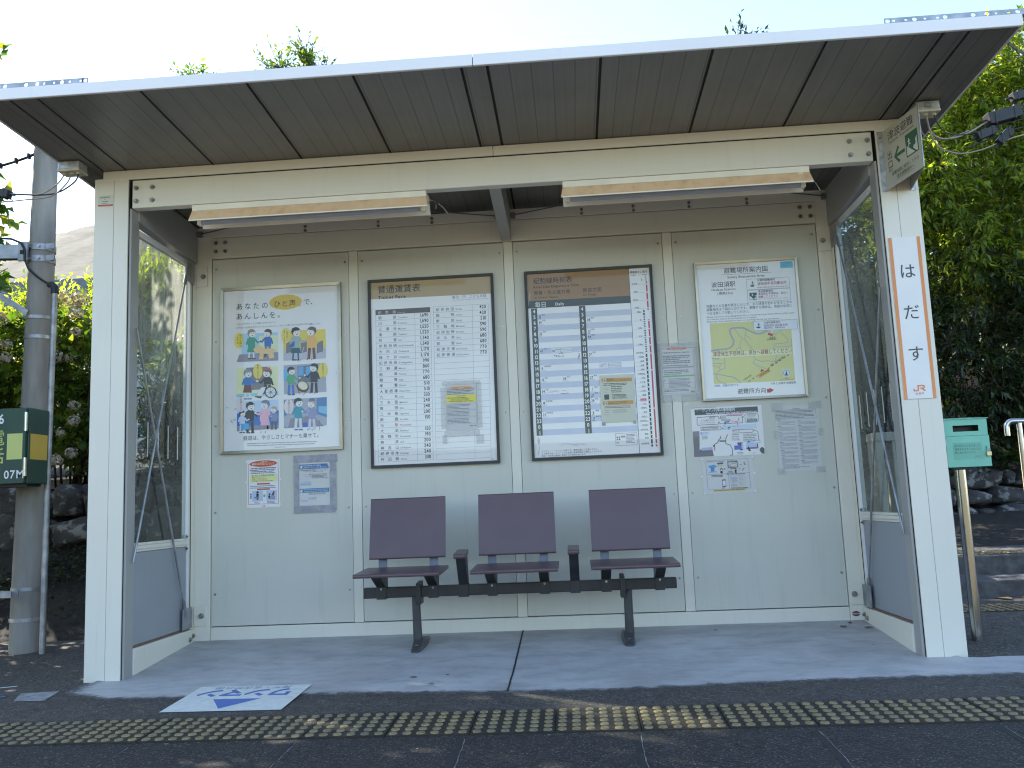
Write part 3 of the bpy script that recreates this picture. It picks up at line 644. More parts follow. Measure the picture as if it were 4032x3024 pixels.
for x, sg in ((1.533, 1), (2.618, -1)):
    zt = .0816 * .52
    b = MB().hexa([(x - .012 + sg * .020, .385, .27), (x + .012 + sg * .020, .385, .27), (x + .012 + sg * .020, .475, .27), (x - .012 + sg * .020, .475, .27), (x - .012 + sg * .020, .385, .375), (x + .012 + sg * .020, .385, .375), (x + .012 + sg * .020, .475, .385), (x - .012 + sg * .020, .475, .385)], DKMET)
    b.tube([(x - sg * .008, .50, zt + .03), (x - sg * .008, .468, .312)], [.024, .0215], LEGM, 16)
    lg = bpart(b, 'leg', bevel=.002)
    y0, y1 = .36, .70; pts = []
    b = MB(); n = 14
    for i in range(n + 1):
        t_ = i / n; y = y0 + (y1 - y0) * t_; wd = .0235 + .011 * math.sin(math.pi * t_) ; h = .018 + .032 * math.exp(-((t_ - .42) / .22) ** 2)
        if i in (0, n): wd *= .6; h *= .55
        pts += [(x - wd, y, .0816 * y + .0045), (x - wd * .8, y, .0816 * y + h), (x + wd * .8, y, .0816 * y + h), (x + wd, y, .0816 * y + .0045)]
    f = [(4 * i + j, 4 * i + j + 1, 4 * i + 5 + j, 4 * i + 4 + j) for i in range(n) for j in range(3)] + [(0, 1, 2, 3), (4 * n + 3, 4 * n + 2, 4 * n + 1, 4 * n)]
    b.add(pts, f, LEGM, False); b.box(x - .008, x + .008, .405, .421, .062, .066, BOLT); bpart(b, 'foot', lg, .003)

# ================================================================== framed boards on the rear wall
def framed(name, label, cat, x0, x1, z0, z1, fw, fm, deep=.022):
    t_ = thing(name, label, cat, (x0, D, z0)); o_ = Vector((x0, D, z0)); y0, y1 = D - deep, D + .0025
    b = MB()
    prof = [(0, y0), (fw, y0 + .002), (fw, y0 + .012), (fw * .5, y1), (0, y1)]
    for (ax, az, bx_, bz, nx, nz) in ((x0, z1, x1, z1, 0, -1), (x1, z0, x0, z0, 0, 1), (x0, z0, x0, z1, 1, 0), (x1, z1, x1, z0, -1, 0)):
        L = Vector((bx_ - ax, 0, bz - az)); Ln = L.length; L.normalize(); v = []
        for end in (0, 1):
            for d, y in prof:
                s_ = d if not end else Ln - d; p = Vector((ax, 0, az)) + L * s_ + Vector((nx, 0, nz)) * d; v.append((p.x, y, p.z))
        n = len(prof); b.add(v, [tuple(range(n - 1, -1, -1)), tuple(range(n, 2 * n))] + [(i, (i + 1) % n, n + (i + 1) % n, n + i) for i in range(n)], fm)
    b.v = [tuple(Vector(p) - o_) for p in b.v]; b.build('frame', t_)
    return t_, o_
def put(s, name, parent, off):
    s.v = [tuple(Vector(p) - off) for p in s.v]; return s.build(name, parent)
INK = '#22252c'; BLU = '#3a4f86'; GRY = '#7d828c'

# ---- 1 etiquette poster: headline and six little scenes
t1, o1 = framed('etiquette_poster', 'framed white poster with yellow speech bubble headline and six small passenger scenes', 'poster', .347, 1.068, 1.113, 2.096, .0175, FRAME)
Q1 = [(92, 350), (1890, 275), (1935, 2848), (112, 2940)]
s = Sheet((.360, D - .010, 2.083), WALLU, WALLV, WALLN, .695, .957, Q1, PAPER)
s.lay(1).ell(1070, 545, 252, 122, '#d9b93c', 36, -.05).poly([(1230, 620), (1315, 612), (1285, 560)], '#d9b93c')
s.lay(3).text('あなたの', 292, 655, 112, INK, .3, track=.19).text('ひと声', 885, 618, 112, INK, .3, track=.06).text('で、', 1345, 590, 108, INK, .3)
s.text('あんしんを。', 292, 815, 112, INK, .3, track=.16)
s.text('どなたにも安心してご利用いただけるよう。', 300, 905, 32, GRY).text('お手伝いが必要な方がいらっしゃいましたら、ぜひとも思いやりのお声がけをお願いします。', 300, 965, 32, GRY)
SK = '#e6dfd8'
def person(s, x, y, h, hair, top, low, shoe='#4a4d55', face=1, skirt=False, wide=1.0, legs='#e6dfd8', hat=None):
    """x: centre, y: feet, h: height in drawing units (a stylised round headed figure as printed on the poster)"""
    r = h * .135 * wide; hy = y - h + r
    s.lay(3)
    for sx in (-1, 1):
        s.line([(x + sx * r * .45, y - h * .34), (x + sx * r * .62, y - h * .04)], r * (.62 if not skirt else .34), low if not skirt else legs)
        s.poly([(x + sx * r * .5 - r * .35, y - h * .03), (x + sx * r * .5 + r * .55 * face, y - h * .03), (x + sx * r * .5 + r * .55 * face, y + h * .012), (x + sx * r * .5 - r * .35, y + h * .012)], shoe)
    if skirt: s.lay(4).poly([(x - r * .75, y - h * .47), (x + r * .75, y - h * .47), (x + r * 1.1, y - h * .22), (x - r * 1.1, y - h * .22)], low)
    s.lay(4).poly([(x - r * .55, hy + r * .85), (x + r * .55, hy + r * .85), (x + r * .9, hy + r * 1.4), (x + r * .85, y - h * .38), (x - r * .85, y - h * .38), (x - r * .9, hy + r * 1.4)], top)
    s.lay(5).line([(x + face * r * .8, hy + r * 1.35), (x + face * r * 1.5, hy + r * 2.3), (x + face * r * 2.1, hy + r * 2.0)], r * .42, top).ell(x + face * r * 2.25, hy + r * 1.9, r * .24, r * .24, SK, 10)
    s.line([(x - face * r * .8, hy + r * 1.35), (x - face * r * 1.2, hy + r * 2.7)], r * .42, top)
    s.ell(x, hy - r * .12, r * 1.02, r * 1.0, hair, 20)
    s.lay(6).ell(x + face * r * .18, hy + r * .12, r * .84, r * .86, SK, 20)
    s.lay(7).poly([(x - face * r * .9, hy - r * .85), (x + face * r * .75, hy - r * .8), (x + face * r * .7, hy - r * .35), (x - face * r * .3, hy - r * .25), (x - face * r * .75, hy + r * .45)], hair)
    for e in (-.05, .5): s.ell(x + face * r * e, hy + r * .05, r * .07, r * .1, '#30343c', 8)
    s.ell(x + face * r * .25, hy + r * .52, r * .17, r * .12, '#5a2f30', 10)
    if hat: s.poly([(x - r * 1.25, hy - r * .55), (x + r * 1.25, hy - r * .7), (x + r * .7, hy - r * .75), (x + r * .55, hy - r * 1.35), (x - r * .55, hy - r * 1.3), (x - r * .7, hy - r * .6)], hat)
def bubble(s, x, y, rx, ry, txt, col='#e2cf62'):
    s.lay(8).ell(x, y, rx, ry, col, 26)
    cols = txt.split('|')
    for i, c in enumerate(cols): s.lay(9).text(c, x - 18 + (len(cols) - 1) * 23 - i * 46, y - len(c) * 18 + 26, 36, INK, .4, vert=True)
def scene(pts, col, L=1): s.lay(L).poly(pts, col)
scene([(390, 1045), (955, 1028), (962, 1470), (390, 1490)], '#a9cbe2'); scene([(665, 1085), (955, 1075), (962, 1340), (672, 1345)], '#d4dfb6', 2); scene([(355, 1380), (962, 1345), (966, 1480), (312, 1500)], '#8f8f9b', 2)
person(s, 545, 1450, 470, '#87856f', '#3a9678', '#3a9678', face=1, skirt=True); person(s, 800, 1430, 450, '#45433f', '#3867b4', '#5a4d44', face=-1)
s.lay(10).poly([(575, 1300), (620, 1245), (700, 1240), (735, 1290), (880, 1285), (945, 1325), (890, 1335), (905, 1440), (825, 1450), (810, 1375), (735, 1370), (735, 1460), (660, 1462), (680, 1370), (600, 1345)], '#e3c290')
bubble(s, 350, 1155, 72, 125, '何かお困り|ですか')
scene([(1040, 1010), (1690, 985), (1700, 1290), (1040, 1330)], '#dfcb55'); scene([(1040, 1320), (1700, 1285), (1700, 1450), (1045, 1485)], '#b9bac2', 2)
for a in (1085, 1310, 1560): scene([(a, 1205), (a + 95, 1165), (a + 98, 1340), (a, 1370)], '#77777f', 3)
person(s, 1235, 1478, 520, '#22242a', '#9fb0ad', '#2b5a63', '#2b4d6a', 1, True, legs='#2d567e'); person(s, 1480, 1470, 520, '#5f5a60', '#e2b269', '#7a4a36', face=-1)
s.lay(10).poly([(1145, 1235), (1215, 1165), (1215, 1260), (1145, 1268)], '#2f5fb0').line([(1365, 1270), (1285, 1505)], 9, '#cfcfd4'); bubble(s, 1080, 1085, 74, 125, 'お手伝い|しましょうか')
Y2 = 1393
scene([(312, Y2 + 210), (960, Y2 + 175), (968, Y2 + 640), (316, Y2 + 668)], '#dfe2b4'); scene([(465, Y2 + 200), (795, Y2 + 182), (800, Y2 + 540), (470, Y2 + 560)], '#7d7a80', 2); scene([(312, Y2 + 625), (970, Y2 + 585), (970, Y2 + 635), (316, Y2 + 668)], '#8fcbd8', 2)
person(s, 490, Y2 + 700, 470, '#8b8d99', '#2f74b8', '#6b3b36', '#3d6ea8', 1, True); person(s, 800, Y2 + 620, 400, '#6c6a66', '#2d3033', '#2d3033', face=-1, wide=1.25, hat='#cf5d52')
s.lay(10).ell(852, Y2 + 592, 92, 92, '#34373b', 28).lay(11).ell(852, Y2 + 592, 76, 76, '#d9dde0', 28).lay(12).ell(852, Y2 + 592, 18, 18, '#55595e', 12)
for i in range(8): s.line([(852, Y2 + 592), (852 + 76 * math.cos(i * .785), Y2 + 592 + 76 * math.sin(i * .785))], 6, '#8a8e92')
s.lay(10).poly([(640, Y2 + 640), (700, Y2 + 520), (775, Y2 + 505), (760, Y2 + 560), (710, Y2 + 655)], '#dfe0e2').poly([(605, Y2 + 655), (715, Y2 + 655), (700, Y2 + 690), (610, Y2 + 670)], '#4f4644'); bubble(s, 650, Y2 + 260, 74, 122, 'お先にどうぞ')
scene([(1048, Y2 + 165), (1690, Y2 + 128), (1712, Y2 + 590), (1055, Y2 + 625)], '#a7a8b2'); scene([(1262, Y2 + 180), (1480, Y2 + 165), (1490, Y2 + 430), (1270, Y2 + 440)], '#6d717a', 2)
for a in (1275, 1390): scene([(a, Y2 + 190), (a + 80, Y2 + 184), (a + 82, Y2 + 325), (a, Y2 + 332)], '#64a5d4', 3)
scene([(1048, Y2 + 230), (1110, Y2 + 225), (1112, Y2 + 410), (1050, Y2 + 415)], '#6fb0dc', 3)
person(s, 1165, Y2 + 635, 440, '#23262b', '#54a479', '#3f74c0', face=1, legs='#3f74c0'); person(s, 1520, Y2 + 612, 470, '#30362f', '#33343a', '#33343a', face=-1)
s.lay(10).ell(1350, Y2 + 505, 95, 85, '#6d3535', 26, .5).lay(11).ell(1350, Y2 + 490, 78, 62, '#dcdcb8', 26, .5).lay(12).ell(1335, Y2 + 480, 26, 26, SK, 14).line([(1230, Y2 + 440), (1300, Y2 + 620)], 8, '#6a6b73').line([(1420, Y2 + 570), (1350, Y2 + 640)], 8, '#6a6b73')
bubble(s, 1655, Y2 + 250, 74, 122, '大丈夫ですか')
scene([(330, Y2 + 735), (975, Y2 + 705), (978, Y2 + 1165), (330, Y2 + 1215)], '#bcd0e6'); scene([(330, Y2 + 930), (978, Y2 + 880), (978, Y2 + 1110), (330, Y2 + 1130)], '#2f6fb8', 2); scene([(330, Y2 + 1130), (978, Y2 + 1105), (978, Y2 + 1165), (330, Y2 + 1215)], '#8b8694', 3)
person(s, 410, Y2 + 1235, 350, '#4e4a46', '#c6d3e2', '#c9d2dc', face=1); person(s, 905, Y2 + 1190, 370, '#a9a493', '#8087ac', '#55565a', face=-1)
person(s, 535, Y2 + 1240, 490, '#1c1d22', '#232429', '#232429', face=1); person(s, 770, Y2 + 1230, 510, '#77788f', '#e5b3c6', '#e5b3c6', '#5b7fb0', -1, True)
s.lay(10).poly([(398, Y2 + 1095), (520, Y2 + 1085), (520, Y2 + 1180), (400, Y2 + 1185)], '#46a4d4').ell(755, Y2 + 1010, 70, 95, '#e5b3c6', 22); bubble(s, 390, Y2 + 785, 66, 122, 'この席へどうぞ', '#dcd2d4')
scene([(1052, Y2 + 710), (1712, Y2 + 668), (1718, Y2 + 1115), (1058, Y2 + 1165)], '#a6abb9'); scene([(1560, Y2 + 690), (1715, Y2 + 670), (1718, Y2 + 990), (1560, Y2 + 940)], '#4f7fae', 2); scene([(1590, Y2 + 815), (1715, Y2 + 815), (1715, Y2 + 945), (1590, Y2 + 905)], '#7fb9dc', 3); scene([(1055, Y2 + 720), (1120, Y2 + 712), (1130, Y2 + 930), (1058, Y2 + 985)], '#5684ae', 2); scene([(1160, Y2 + 1010), (1500, Y2 + 960), (1680, Y2 + 1130), (1120, Y2 + 1160)], '#8a8896', 2)
person(s, 1280, Y2 + 1190, 500, '#2c2f3a', '#2d94a8', '#d9d9de', '#4d6da0', 1); person(s, 1490, Y2 + 1190, 480, '#a8a29a', '#8e90b6', '#c9cad6', face=-1, hat='#6c7290')
s.lay(10).poly([(1350, Y2 + 1075), (1420, Y2 + 1070), (1420, Y2 + 1140), (1350, Y2 + 1145)], '#2f63c0').line([(1605, Y2 + 1030), (1612, Y2 + 1195)], 8, '#82848e'); bubble(s, 1135, Y2 + 822, 74, 122, 'お困りですか', '#e0d3d2')
s.lay(3).text('鉄道は、やさしさとマナーも乗せて。', 428, Y2 + 1355, 78, '#3a3d45', .2, width=1195)
s.lines(490, Y2 + 1402, 1590, 2, 34, 15, '#8e939d', 3, .05, -.035); s.lines(920, Y2 + 1458, 1100, 1, 30, 13, '#8e939d', 4, 0, -.035)
for x, y, r in ((185, Y2 + 845, 18), (265, Y2 + 1055, 26), (300, Y2 + 1030, 16), (310, Y2 + 860, 14), (1090, Y2 + 1155, 22), (1860, Y2 + 295, 9)):
    for k in range(5): s.lay(13).ell(x + random.uniform(-r, r) * 1.4, y + random.uniform(-r, r), r * random.uniform(.2, .5), r * random.uniform(.15, .4), random.choice(['#6d6d72', '#8e8e92', '#55555a']), 7, random.random())
put(s, 'sheet', t1, o1)

# ---- 2 fare table
t2, o2 = framed('fare_table_board', 'black framed ticket fare table with brown header, two price columns and a notice taped on', 'notice board', 1.230, 1.968, .9945, 2.0955, .0155, BLACKF)
Q2 = [(103, 235), (1945, 145), (2050, 2961), (158, 3042)]
s = Sheet((1.243, D - .010, 2.082), WALLU, WALLV, WALLN, .712, 1.074, Q2, PAPER2)
s.lay(1).quad((103, 235), (1945, 145), (1952, 415), (110, 492), '#b09a72')
s.lay(2).text('普通運賃表', 215, 395, 132, '#15161a', 1.0, width=660).text('Ticket Fare', 225, 490, 70, '#15161a', .9, width=430)
s.text('単位：円　こども半額', 1355, 492, 54, '#6a7fb4', .4, width=520).text("Currency:Yen  Child's rate is half of adult", 1355, 522, 22, '#8a96ba', .2, width=545)
sk = lambda x: -.0475 * (x - 185)
dr = lambda y: .0185 * (y - 655)
def fx(x, y): return x + dr(y), y + sk(x)
s.lay(1).poly([fx(185, 655), fx(1020, 655), fx(1020, 732), fx(185, 732)], '#5c5450')
X0, Y0 = fx(222, 718); s.lay(2).text('紀', X0, Y0, 52, '#d8d2c6', .6).text('勢', X0 + 112, Y0 - 5, 52, '#d8d2c6', .6).text('線', X0 + 224, Y0 - 10, 52, '#d8d2c6', .6).text('Kisei Line', X0 + 300, Y0 - 12, 28, '#d8d2c6')
rows = [('栃原', 'Tochihara', '1,690'), ('川添', 'Kawazoe', '1,690'), ('三瀬谷', 'Misedani', '1,520'), ('滝原', 'Takihara', '1,520'), ('阿曽', 'Aso', '1,340'), ('伊勢柏崎', 'Ise-Kashiwazaki', '1,340'),
        ('大内山', 'Ōuchiyama', '1,170'), ('梅ケ谷', 'Umegadani', '1,170'), ('紀伊長島', 'Kii-Nagashima', '990'), ('三野瀬', 'Minose', '860'), ('船津', 'Funatsu', '770'), ('相賀', 'Aiga', '680'), ('尾鷲', 'Owase', '510'),
        ('大曽根浦', 'Ōsone-Ura', '510'), ('九鬼', 'Kuki', '330'), ('三木里', 'Mikisato', '240'), ('賀田', 'Kata', '240'), ('二木島', 'Nigishima', '200'), ('新鹿', 'Atashika', '150'), ('当駅', 'This Station', ''),
        ('大泊', 'Ōdomari', '150'), ('熊野市', 'Kumanoshi', '190'), ('有井', 'Arii', '200'), ('神志山', 'Kōshiyama', '240'), ('紀伊市木', 'Kii-Ichigi', '240'), ('阿田和', 'Atawa', '330')]
rows2 = [('紀伊井田', 'Kii-Ida', '420'), ('鵜殿', 'Udono', '420'), ('新宮', 'Shingū', '510'), ('三輪崎', 'Miwasaki', '590'), ('紀伊佐野', 'Kii-Sano', '590'), ('宇久井', 'Ukui', '680'), ('那智', 'Nachi', '680'), ('紀伊天満', 'Kii-Temma', '770'), ('紀伊勝浦', 'Kii-Katsuura', '770')]
def farecol(xa, xb, xc, y0, n, data, pit=86.6):
    s.lay(1)
    for i in range(n + 1): s.line([fx(xa, y0 + i * pit), fx(xc, y0 + i * pit)], 3.4, '#8b909c')
    for x in (xa, xb, xc): s.line([fx(x, y0), fx(x, y0 + n * pit)], 3.4, '#8b909c')
    s.lay(2)
    for i, (jp, en, fare) in enumerate(data):
        y = y0 + i * pit; col = '#b8404c' if jp == '当駅' else ('#4c5878' if i < 9 else '#23262f'); X0, Y0 = fx(xa + 38, y + 68)
        for j, c in enumerate(jp):
            xx = X0 + 224 * j / (len(jp) - 1); s.text(c, xx, Y0 - .0475 * (xx - X0), 54, col, .7)
        s.text(en, X0 + 302, Y0 - 16, 36, col if jp == '当駅' else '#5d6478', .2, cond=.92)
        if fare: s.text(fare, fx(xc - 30, y)[0], fx(xc - 30, y + 62)[1], 74, '#23262f', .9, cond=.82, align='r')
farecol(187, 785, 1027, 732, 26, rows); farecol(1070, 1662, 1905, 655, 27, rows2)
s.lay(2).text('制作', 1950, 2945, 20, INK).lay(1)
put(s, 'sheet', t2, o2)

# ---- 3 timetable
t3, o3 = framed('timetable_board', 'black framed departure timetable with brown header, hour columns and red line diagram', 'notice board', 2.1485, 2.885, .998, 2.0925, .0155, BLACKF)
Q3 = [(90, 195), (1970, 92), (2140, 2925), (212, 3014)]
s = Sheet((2.1615, D - .010, 2.079), WALLU, WALLV, WALLN, .711, 1.069, Q3, PAPER2)
S3 = Q3; H3 = homog([(0, 0), (188, 0), (188, 282), (0, 282)], Q3)
def g(u, v): a = H3 @ np.array([u, v, 1.0]); return a[0] / a[2], a[1] / a[2]
def gr(u0, v0, u1, v1, c): s.poly([g(u0, v0), g(u1, v0), g(u1, v1), g(u0, v1)], c)
def gt(st, u, v, size, c, bold=0, **kw): X, Y = g(u, v); s.text(st, X, Y, size * 10, c, bold, **kw)
s.lay(1); gr(0, 0, 156, 42.5, '#9c7a50'); gr(0, 42.5, 156, 53.8, '#454b47'); gr(156, 0, 156.7, 282, '#3b3d45')
TAN = '#9c7a50'
s.lay(2); gt('紀勢線時刻表', 10, 15.5, 10, '#1b1a1a', .9); gt('Kisei Line Departure Time', 10, 23, 5.8, '#2a2827', .6, width=700); gt('尾鷲・名古屋方面', 10, 33, 7, '#2a2827', .4, width=560); gt('for Owase, Nagoya', 10, 39, 4.2, '#33302c', .4)
gt('新宮方面', 85, 33, 7.6, '#2a2827', .4, width=290); gt('for Shingū', 85, 38.8, 4.4, '#33302c', .4); gt('毎日', 11, 52, 9, '#e9ebea', .8); gt('Daily', 42, 51.3, 6.2, '#e9ebea', .6)
hrs = [str(i) for i in range(4, 24)] + ['0', '1']
V0, PT = 54.2, 8.82
s.lay(1)
for i in range(22):
    if i % 2: gr(14, V0 + i * PT, 156, V0 + (i + 1) * PT, '#c3c8d6')
gr(5, V0, 14.2, V0 + 22 * PT, '#4c5048')
s.lay(2); gr(78, V0, 87.6, V0 + 22 * PT, '#4c5048')
s.lay(3)
for i, h in enumerate(hrs):
    for uc in (9.8, 82.9): gt(h, uc, V0 + i * PT + 7.5, 8.0, '#eceeea', 1.0, align='c', cond=.86)
LT = {5: [('10', '亀山', '普通')], 6: [('54', '多気', 'ワンマン')], 8: [('32', '多気', '普通')], 11: [('41', '多気', 'ワンマン')], 14: [('6', '紀伊長島', 'ワンマン')], 16: [('12', '亀山', 'ワンマン'), ('59', '多気', 'ワンマン')], 18: [('34', '多気', 'ワンマン')], 20: [('18', '紀伊長島', 'ワンマン')], 22: [('21', '紀伊長島', 'ワンマン')]}
RT = {6: [('28', '新宮', 'ワンマン')], 8: [('13', '新宮', '普通')], 9: [('44', '新宮', 'ワンマン')], 12: [('37', '新宮', 'ワンマン')], 16: [('27', '新宮', 'ワンマン')], 18: [('1', '新宮', 'ワンマン')], 19: [('21', '新宮', '普通')], 20: [('29', '新宮', 'ワンマン')], 22: [('6', '新宮', '普通')], 23: [('17', '熊野市', '普通')]}
for T, u0 in ((LT, 15.5), (RT, 89)):
    for h, tr in T.items():
        for j, (mn, ds, kd) in enumerate(tr):
            v = V0 + (h - 4) * PT; u = u0 + j * 33
            gt(mn, u + 2.6, v + 6.2, 5.6, '#23262f', .7, align='c', cond=.8); gt(ds, u + 5.8, v + 2.6, 2.5, '#343843', .3); gt(kd, u, v + 8.4, 1.9, '#4a4f5a', .2)
for u, v, mn, ds in ((33, 116.5, '00', '紀伊長島'), (104, 142.6, '13', '新宮')):
    s.lay(2); gr(u, v, u + 33, v + 9, '#d8dadd'); s.lay(3); X, Y = g(u + 1, v + 1.2); gt(mn, u + 3.2, v + 6.5, 4.6, '#2a2d35', .3, align='c')
    for a in range(4): gr(u + 13.5, v + 1 + a * 2.2, u + 32.5, v + 1.35 + a * 2.2, '#8b8f98')
    gr(u + 13.5, v + 1, u + 13.9, v + 7.8, '#8b8f98'); gr(u + 32.2, v + 1, u + 32.6, v + 7.8, '#8b8f98'); gt(ds, u + 6, v + 3.2, 1.8, '#3a3d45')
# bottom box
s.lay(2); X, Y = g(122, 250)
for a in ((122, 250, 154, 250.4), (122, 268, 154, 268.4), (122, 250, 122.4, 268.4), (153.6, 250, 154, 268.4)): gr(*a, '#5a5e68')
gt('22', 123, 260, 7.4, '#1d2028', .8, cond=.8); gt('豊橋', 130, 256.5, 3.2, '#2a2d35', .4); gt('普通', 123, 265, 2.2, '#2a2d35')
s.lines(*g(138, 252), g(152, 252)[0], 7, 21, 12, '#6d727c', 8, .5, -.05)
gt('ワンマン・・・ワンマン列車です。乗降位置にご注意ください。', 11, 273, 3.0, '#3d414b', .2); gt('ＪＲ東海のホームページでも各駅の発車時刻をご案内しております。', 11, 276.5, 3.0, '#3d414b', .2); gt('時刻・行先等は臨時に変更される場合があります。', 11, 280, 3.0, '#3d414b', .2)
for u, v, w2, h2, c in ((36, 127.5, 5, 2.2, '#77737a'), (43, 129, 8, 1.6, '#8b8790'), (45, 124, 7, 2.4, '#a08875'), (73, 126, 2.6, 9, '#8b888c'), (26, 182, 28, 1.6, '#aeb0bb'), (45, 186, 13, 1.8, '#96939d'), (6, 249, 2.6, 26, '#b6b4bd'), (34, 262, 40, 3, '#c2c0ca'), (1, 5, 3.2, 44, '#a59a8c')):
    for k in range(7): X, Y = g(u + random.random() * w2, v + random.random() * h2); s.lay(4).ell(X, Y, w2 * random.uniform(1.2, 2.4), h2 * random.uniform(1.2, 2.4), c, 9, random.random() * .3)
# stopping pattern strip
s.lay(2); gt('停車駅のご案内', 157.6, 8, 4.0, '#1d2028', .7, width=265); gt('○:停車　◇:一部停車', 158, 12, 2.2, '#4a4f5a', .3, width=255)
gr(180.8, 22, 183.0, 66, '#b93444'); gr(180.8, 80, 183.0, 272, '#b93444')
s.lay(1); gr(174.2, 66, 176.6, 272, '#1c1d22')
for i in range(17): s.lay(2); gr(174.1, 74 + i * 3.5, 176.7, 75.6 + i * 3.5, '#e2e4ea')
gt('特急南紀', 180.4, 14.5, 2.2, '#1d2028', .4, vert=True); gt('普通', 173.8, 18.5, 2.0, '#1d2028', .3, vert=True)
st = ['名古屋', '桑名', '四日市', '鈴鹿', '亀山', '津', '松阪', '多気', '三瀬谷', '紀伊長島', '三野瀬', '船津', '相賀', '尾鷲', '大曽根浦', '九鬼', '三木里', '賀田', '二木島', '新鹿', '波田須', '大泊', '熊野市', '有井', '神志山', '紀伊市木', '阿田和', '紀伊井田', '鵜殿', '新宮', '紀伊勝浦']
sv = [26, 38.5, 51, 63, 69.5, 82, 94.5, 107, 119.5, 132, 138.5, 145, 151.3, 157.5, 164, 170, 176.5, 183, 189.5, 196, 202.5, 209, 215, 221.5, 228, 234.5, 241, 247.5, 254, 260, 268]
for nm, v in zip(st, sv):
    s.lay(1); gr(158.5, v, 172.5 if v > 66 else 180, v + .25, '#9a9eaa'); s.lay(3)
    X, Y = g(171 if v > 66 else 168, v - .3)
    if nm == '波田須': s.lay(2); gr(162, v - 3, 171.5, v + 1.6, '#e0909c'); s.lay(3)
    s.text(nm, X, Y, 27, '#a02c3c' if nm == '波田須' else '#3d414b', .3, align='r')
    s.lay(4)
    if v > 66: X, Y = g(175.4, v); s.ell(X, Y, 10, 10, '#eef0f4', 14)
    if nm in ('名古屋', '桑名', '四日市', '鈴鹿', '津', '松阪', '多気', '三瀬谷', '紀伊長島', '尾鷲', '熊野市', '新宮', '紀伊勝浦'): X, Y = g(181.9, v); s.ell(X, Y, 10, 10, '#eef0f4', 14)
put(s, 'sheet', t3, o3)

# ---- 4 evacuation map
t4, o4 = framed('evacuation_map_board', 'bright metal framed safety evacuation map with yellow map and red arrow below it', 'notice board', 3.1235, 3.7025, 1.2885, 2.087, .0135, FRAME)
Q4 = [(165, 165), (1655, 80), (1835, 2134), (303, 2209)]
s = Sheet((3.1345, D - .010, 2.0765), WALLU, WALLV, WALLN, .557, .777, Q4, PAPER2)
RED = '#9c2c33'; GRN = '#1d4a40'; YEL = '#d3cf86'; RD = '#a3a7ae'
s.lay(2).text('避難場所案内図', 590, 290, 96, '#17191e', .7, width=670).text('Safety Evacuation Area', 645, 370, 52, '#22252c', .6, width=565).line([(550, 318), (1305, 274)], 4, '#44484f')
s.text('波田須駅', 402, 503, 92, '#17191e', .5, width=368).text('Hadasu Station', 405, 563, 50, '#22252c', .2, width=365).text('(標高23m)', 493, 617, 48, '#22252c', .2, width=242)
def runner(x, y, k, c):
    s.ell(x, y - 40 * k, 6 * k, 6 * k, c, 12).line([(x - 2 * k, y - 32 * k), (x - 6 * k, y - 12 * k)], 9 * k, c).line([(x - 6 * k, y - 12 * k), (x + 6 * k, y - 2 * k), (x + 18 * k, y - 4 * k)], 5 * k, c).line([(x - 6 * k, y - 12 * k), (x - 10 * k, y + 4 * k), (x - 14 * k, y + 12 * k)], 5 * k, c).line([(x - 2 * k, y - 30 * k), (x + 9 * k, y - 20 * k), (x + 18 * k, y - 24 * k)], 4 * k, c).line([(x - 2 * k, y - 30 * k), (x - 14 * k, y - 26 * k), (x - 18 * k, y - 18 * k)], 4 * k, c).ell(x - 6 * k, y + 16 * k, 28 * k, 11 * k, c, 20)
def wavepic(x, y, k):
    s.lay(2).poly([(x, y), (x + 110 * k, y - 6 * k), (x + 116 * k, y + 102 * k), (x + 6 * k, y + 110 * k)], GRN)
    s.lay(3).poly([(x + 8 * k, y + 45 * k), (x + 70 * k, y + 100 * k), (x + 12 * k, y + 103 * k)], '#dfe4e6').poly([(x + 62 * k, y + 78 * k), (x + 72 * k, y + 46 * k), (x + 108 * k, y + 34 * k), (x + 109 * k, y + 94 * k), (x + 88 * k, y + 96 * k)], '#dfe4e6').ell(x + 78 * k, y + 62 * k, 22 * k, 18 * k, GRN, 18, -.4)
    s.line([(x + 40 * k, y + 20 * k), (x + 48 * k, y + 34 * k), (x + 40 * k, y + 48 * k)], 6 * k, '#dfe4e6').line([(x + 48 * k, y + 34 * k), (x + 58 * k, y + 44 * k)], 5 * k, '#dfe4e6').line([(x + 36 * k, y + 28 * k), (x + 56 * k, y + 24 * k)], 5 * k, '#dfe4e6').ell(x + 42 * k, y + 14 * k, 5 * k, 5 * k, '#dfe4e6', 10)
s.line([(930, 385), (1575, 347), (1588, 508), (942, 545), (930, 385)], 4, '#6d727a'); s.lay(3); runner(1028, 465, 1.15, GRN)
s.text('災害時避難場所', 1092, 412, 40, '#2a2d33', .4, width=272).text('波田須多目的集会所', 1098, 470, 52, RED, .5, width=440).text('Hadasu Multipurpose Assembly hall', 1098, 515, 27, RED, .1, width=455)
s.lay(2).line([(944, 553), (1590, 517), (1603, 692), (955, 731), (944, 553)], 4, '#6d727a'); wavepic(977, 588, 1)
s.text('津波避難場所', 1105, 582, 40, '#2a2d33', .4, width=232).text('津波発生予想時は、高台へ', 1110, 622, 42, RED, .4, width=450).text('避難してください', 1113, 665, 40, RED, .4, width=300).text('Please evacuate to a higher land when a tsunami is expected', 1115, 690, 18, RED, 0, width=440)
for i, l in enumerate(('地震などの災害が発生したとき、また津波の恐れがあるときの', '避難場所は下図のとおりです。避難する場合は、周囲の状況に', '十分注意して行動してください。')):
    s.lay(2).text(l, 326 + i * 3, 812 + i * 54, 50, '#3a3f47', .2, width=(1290, 1288, 670)[i])
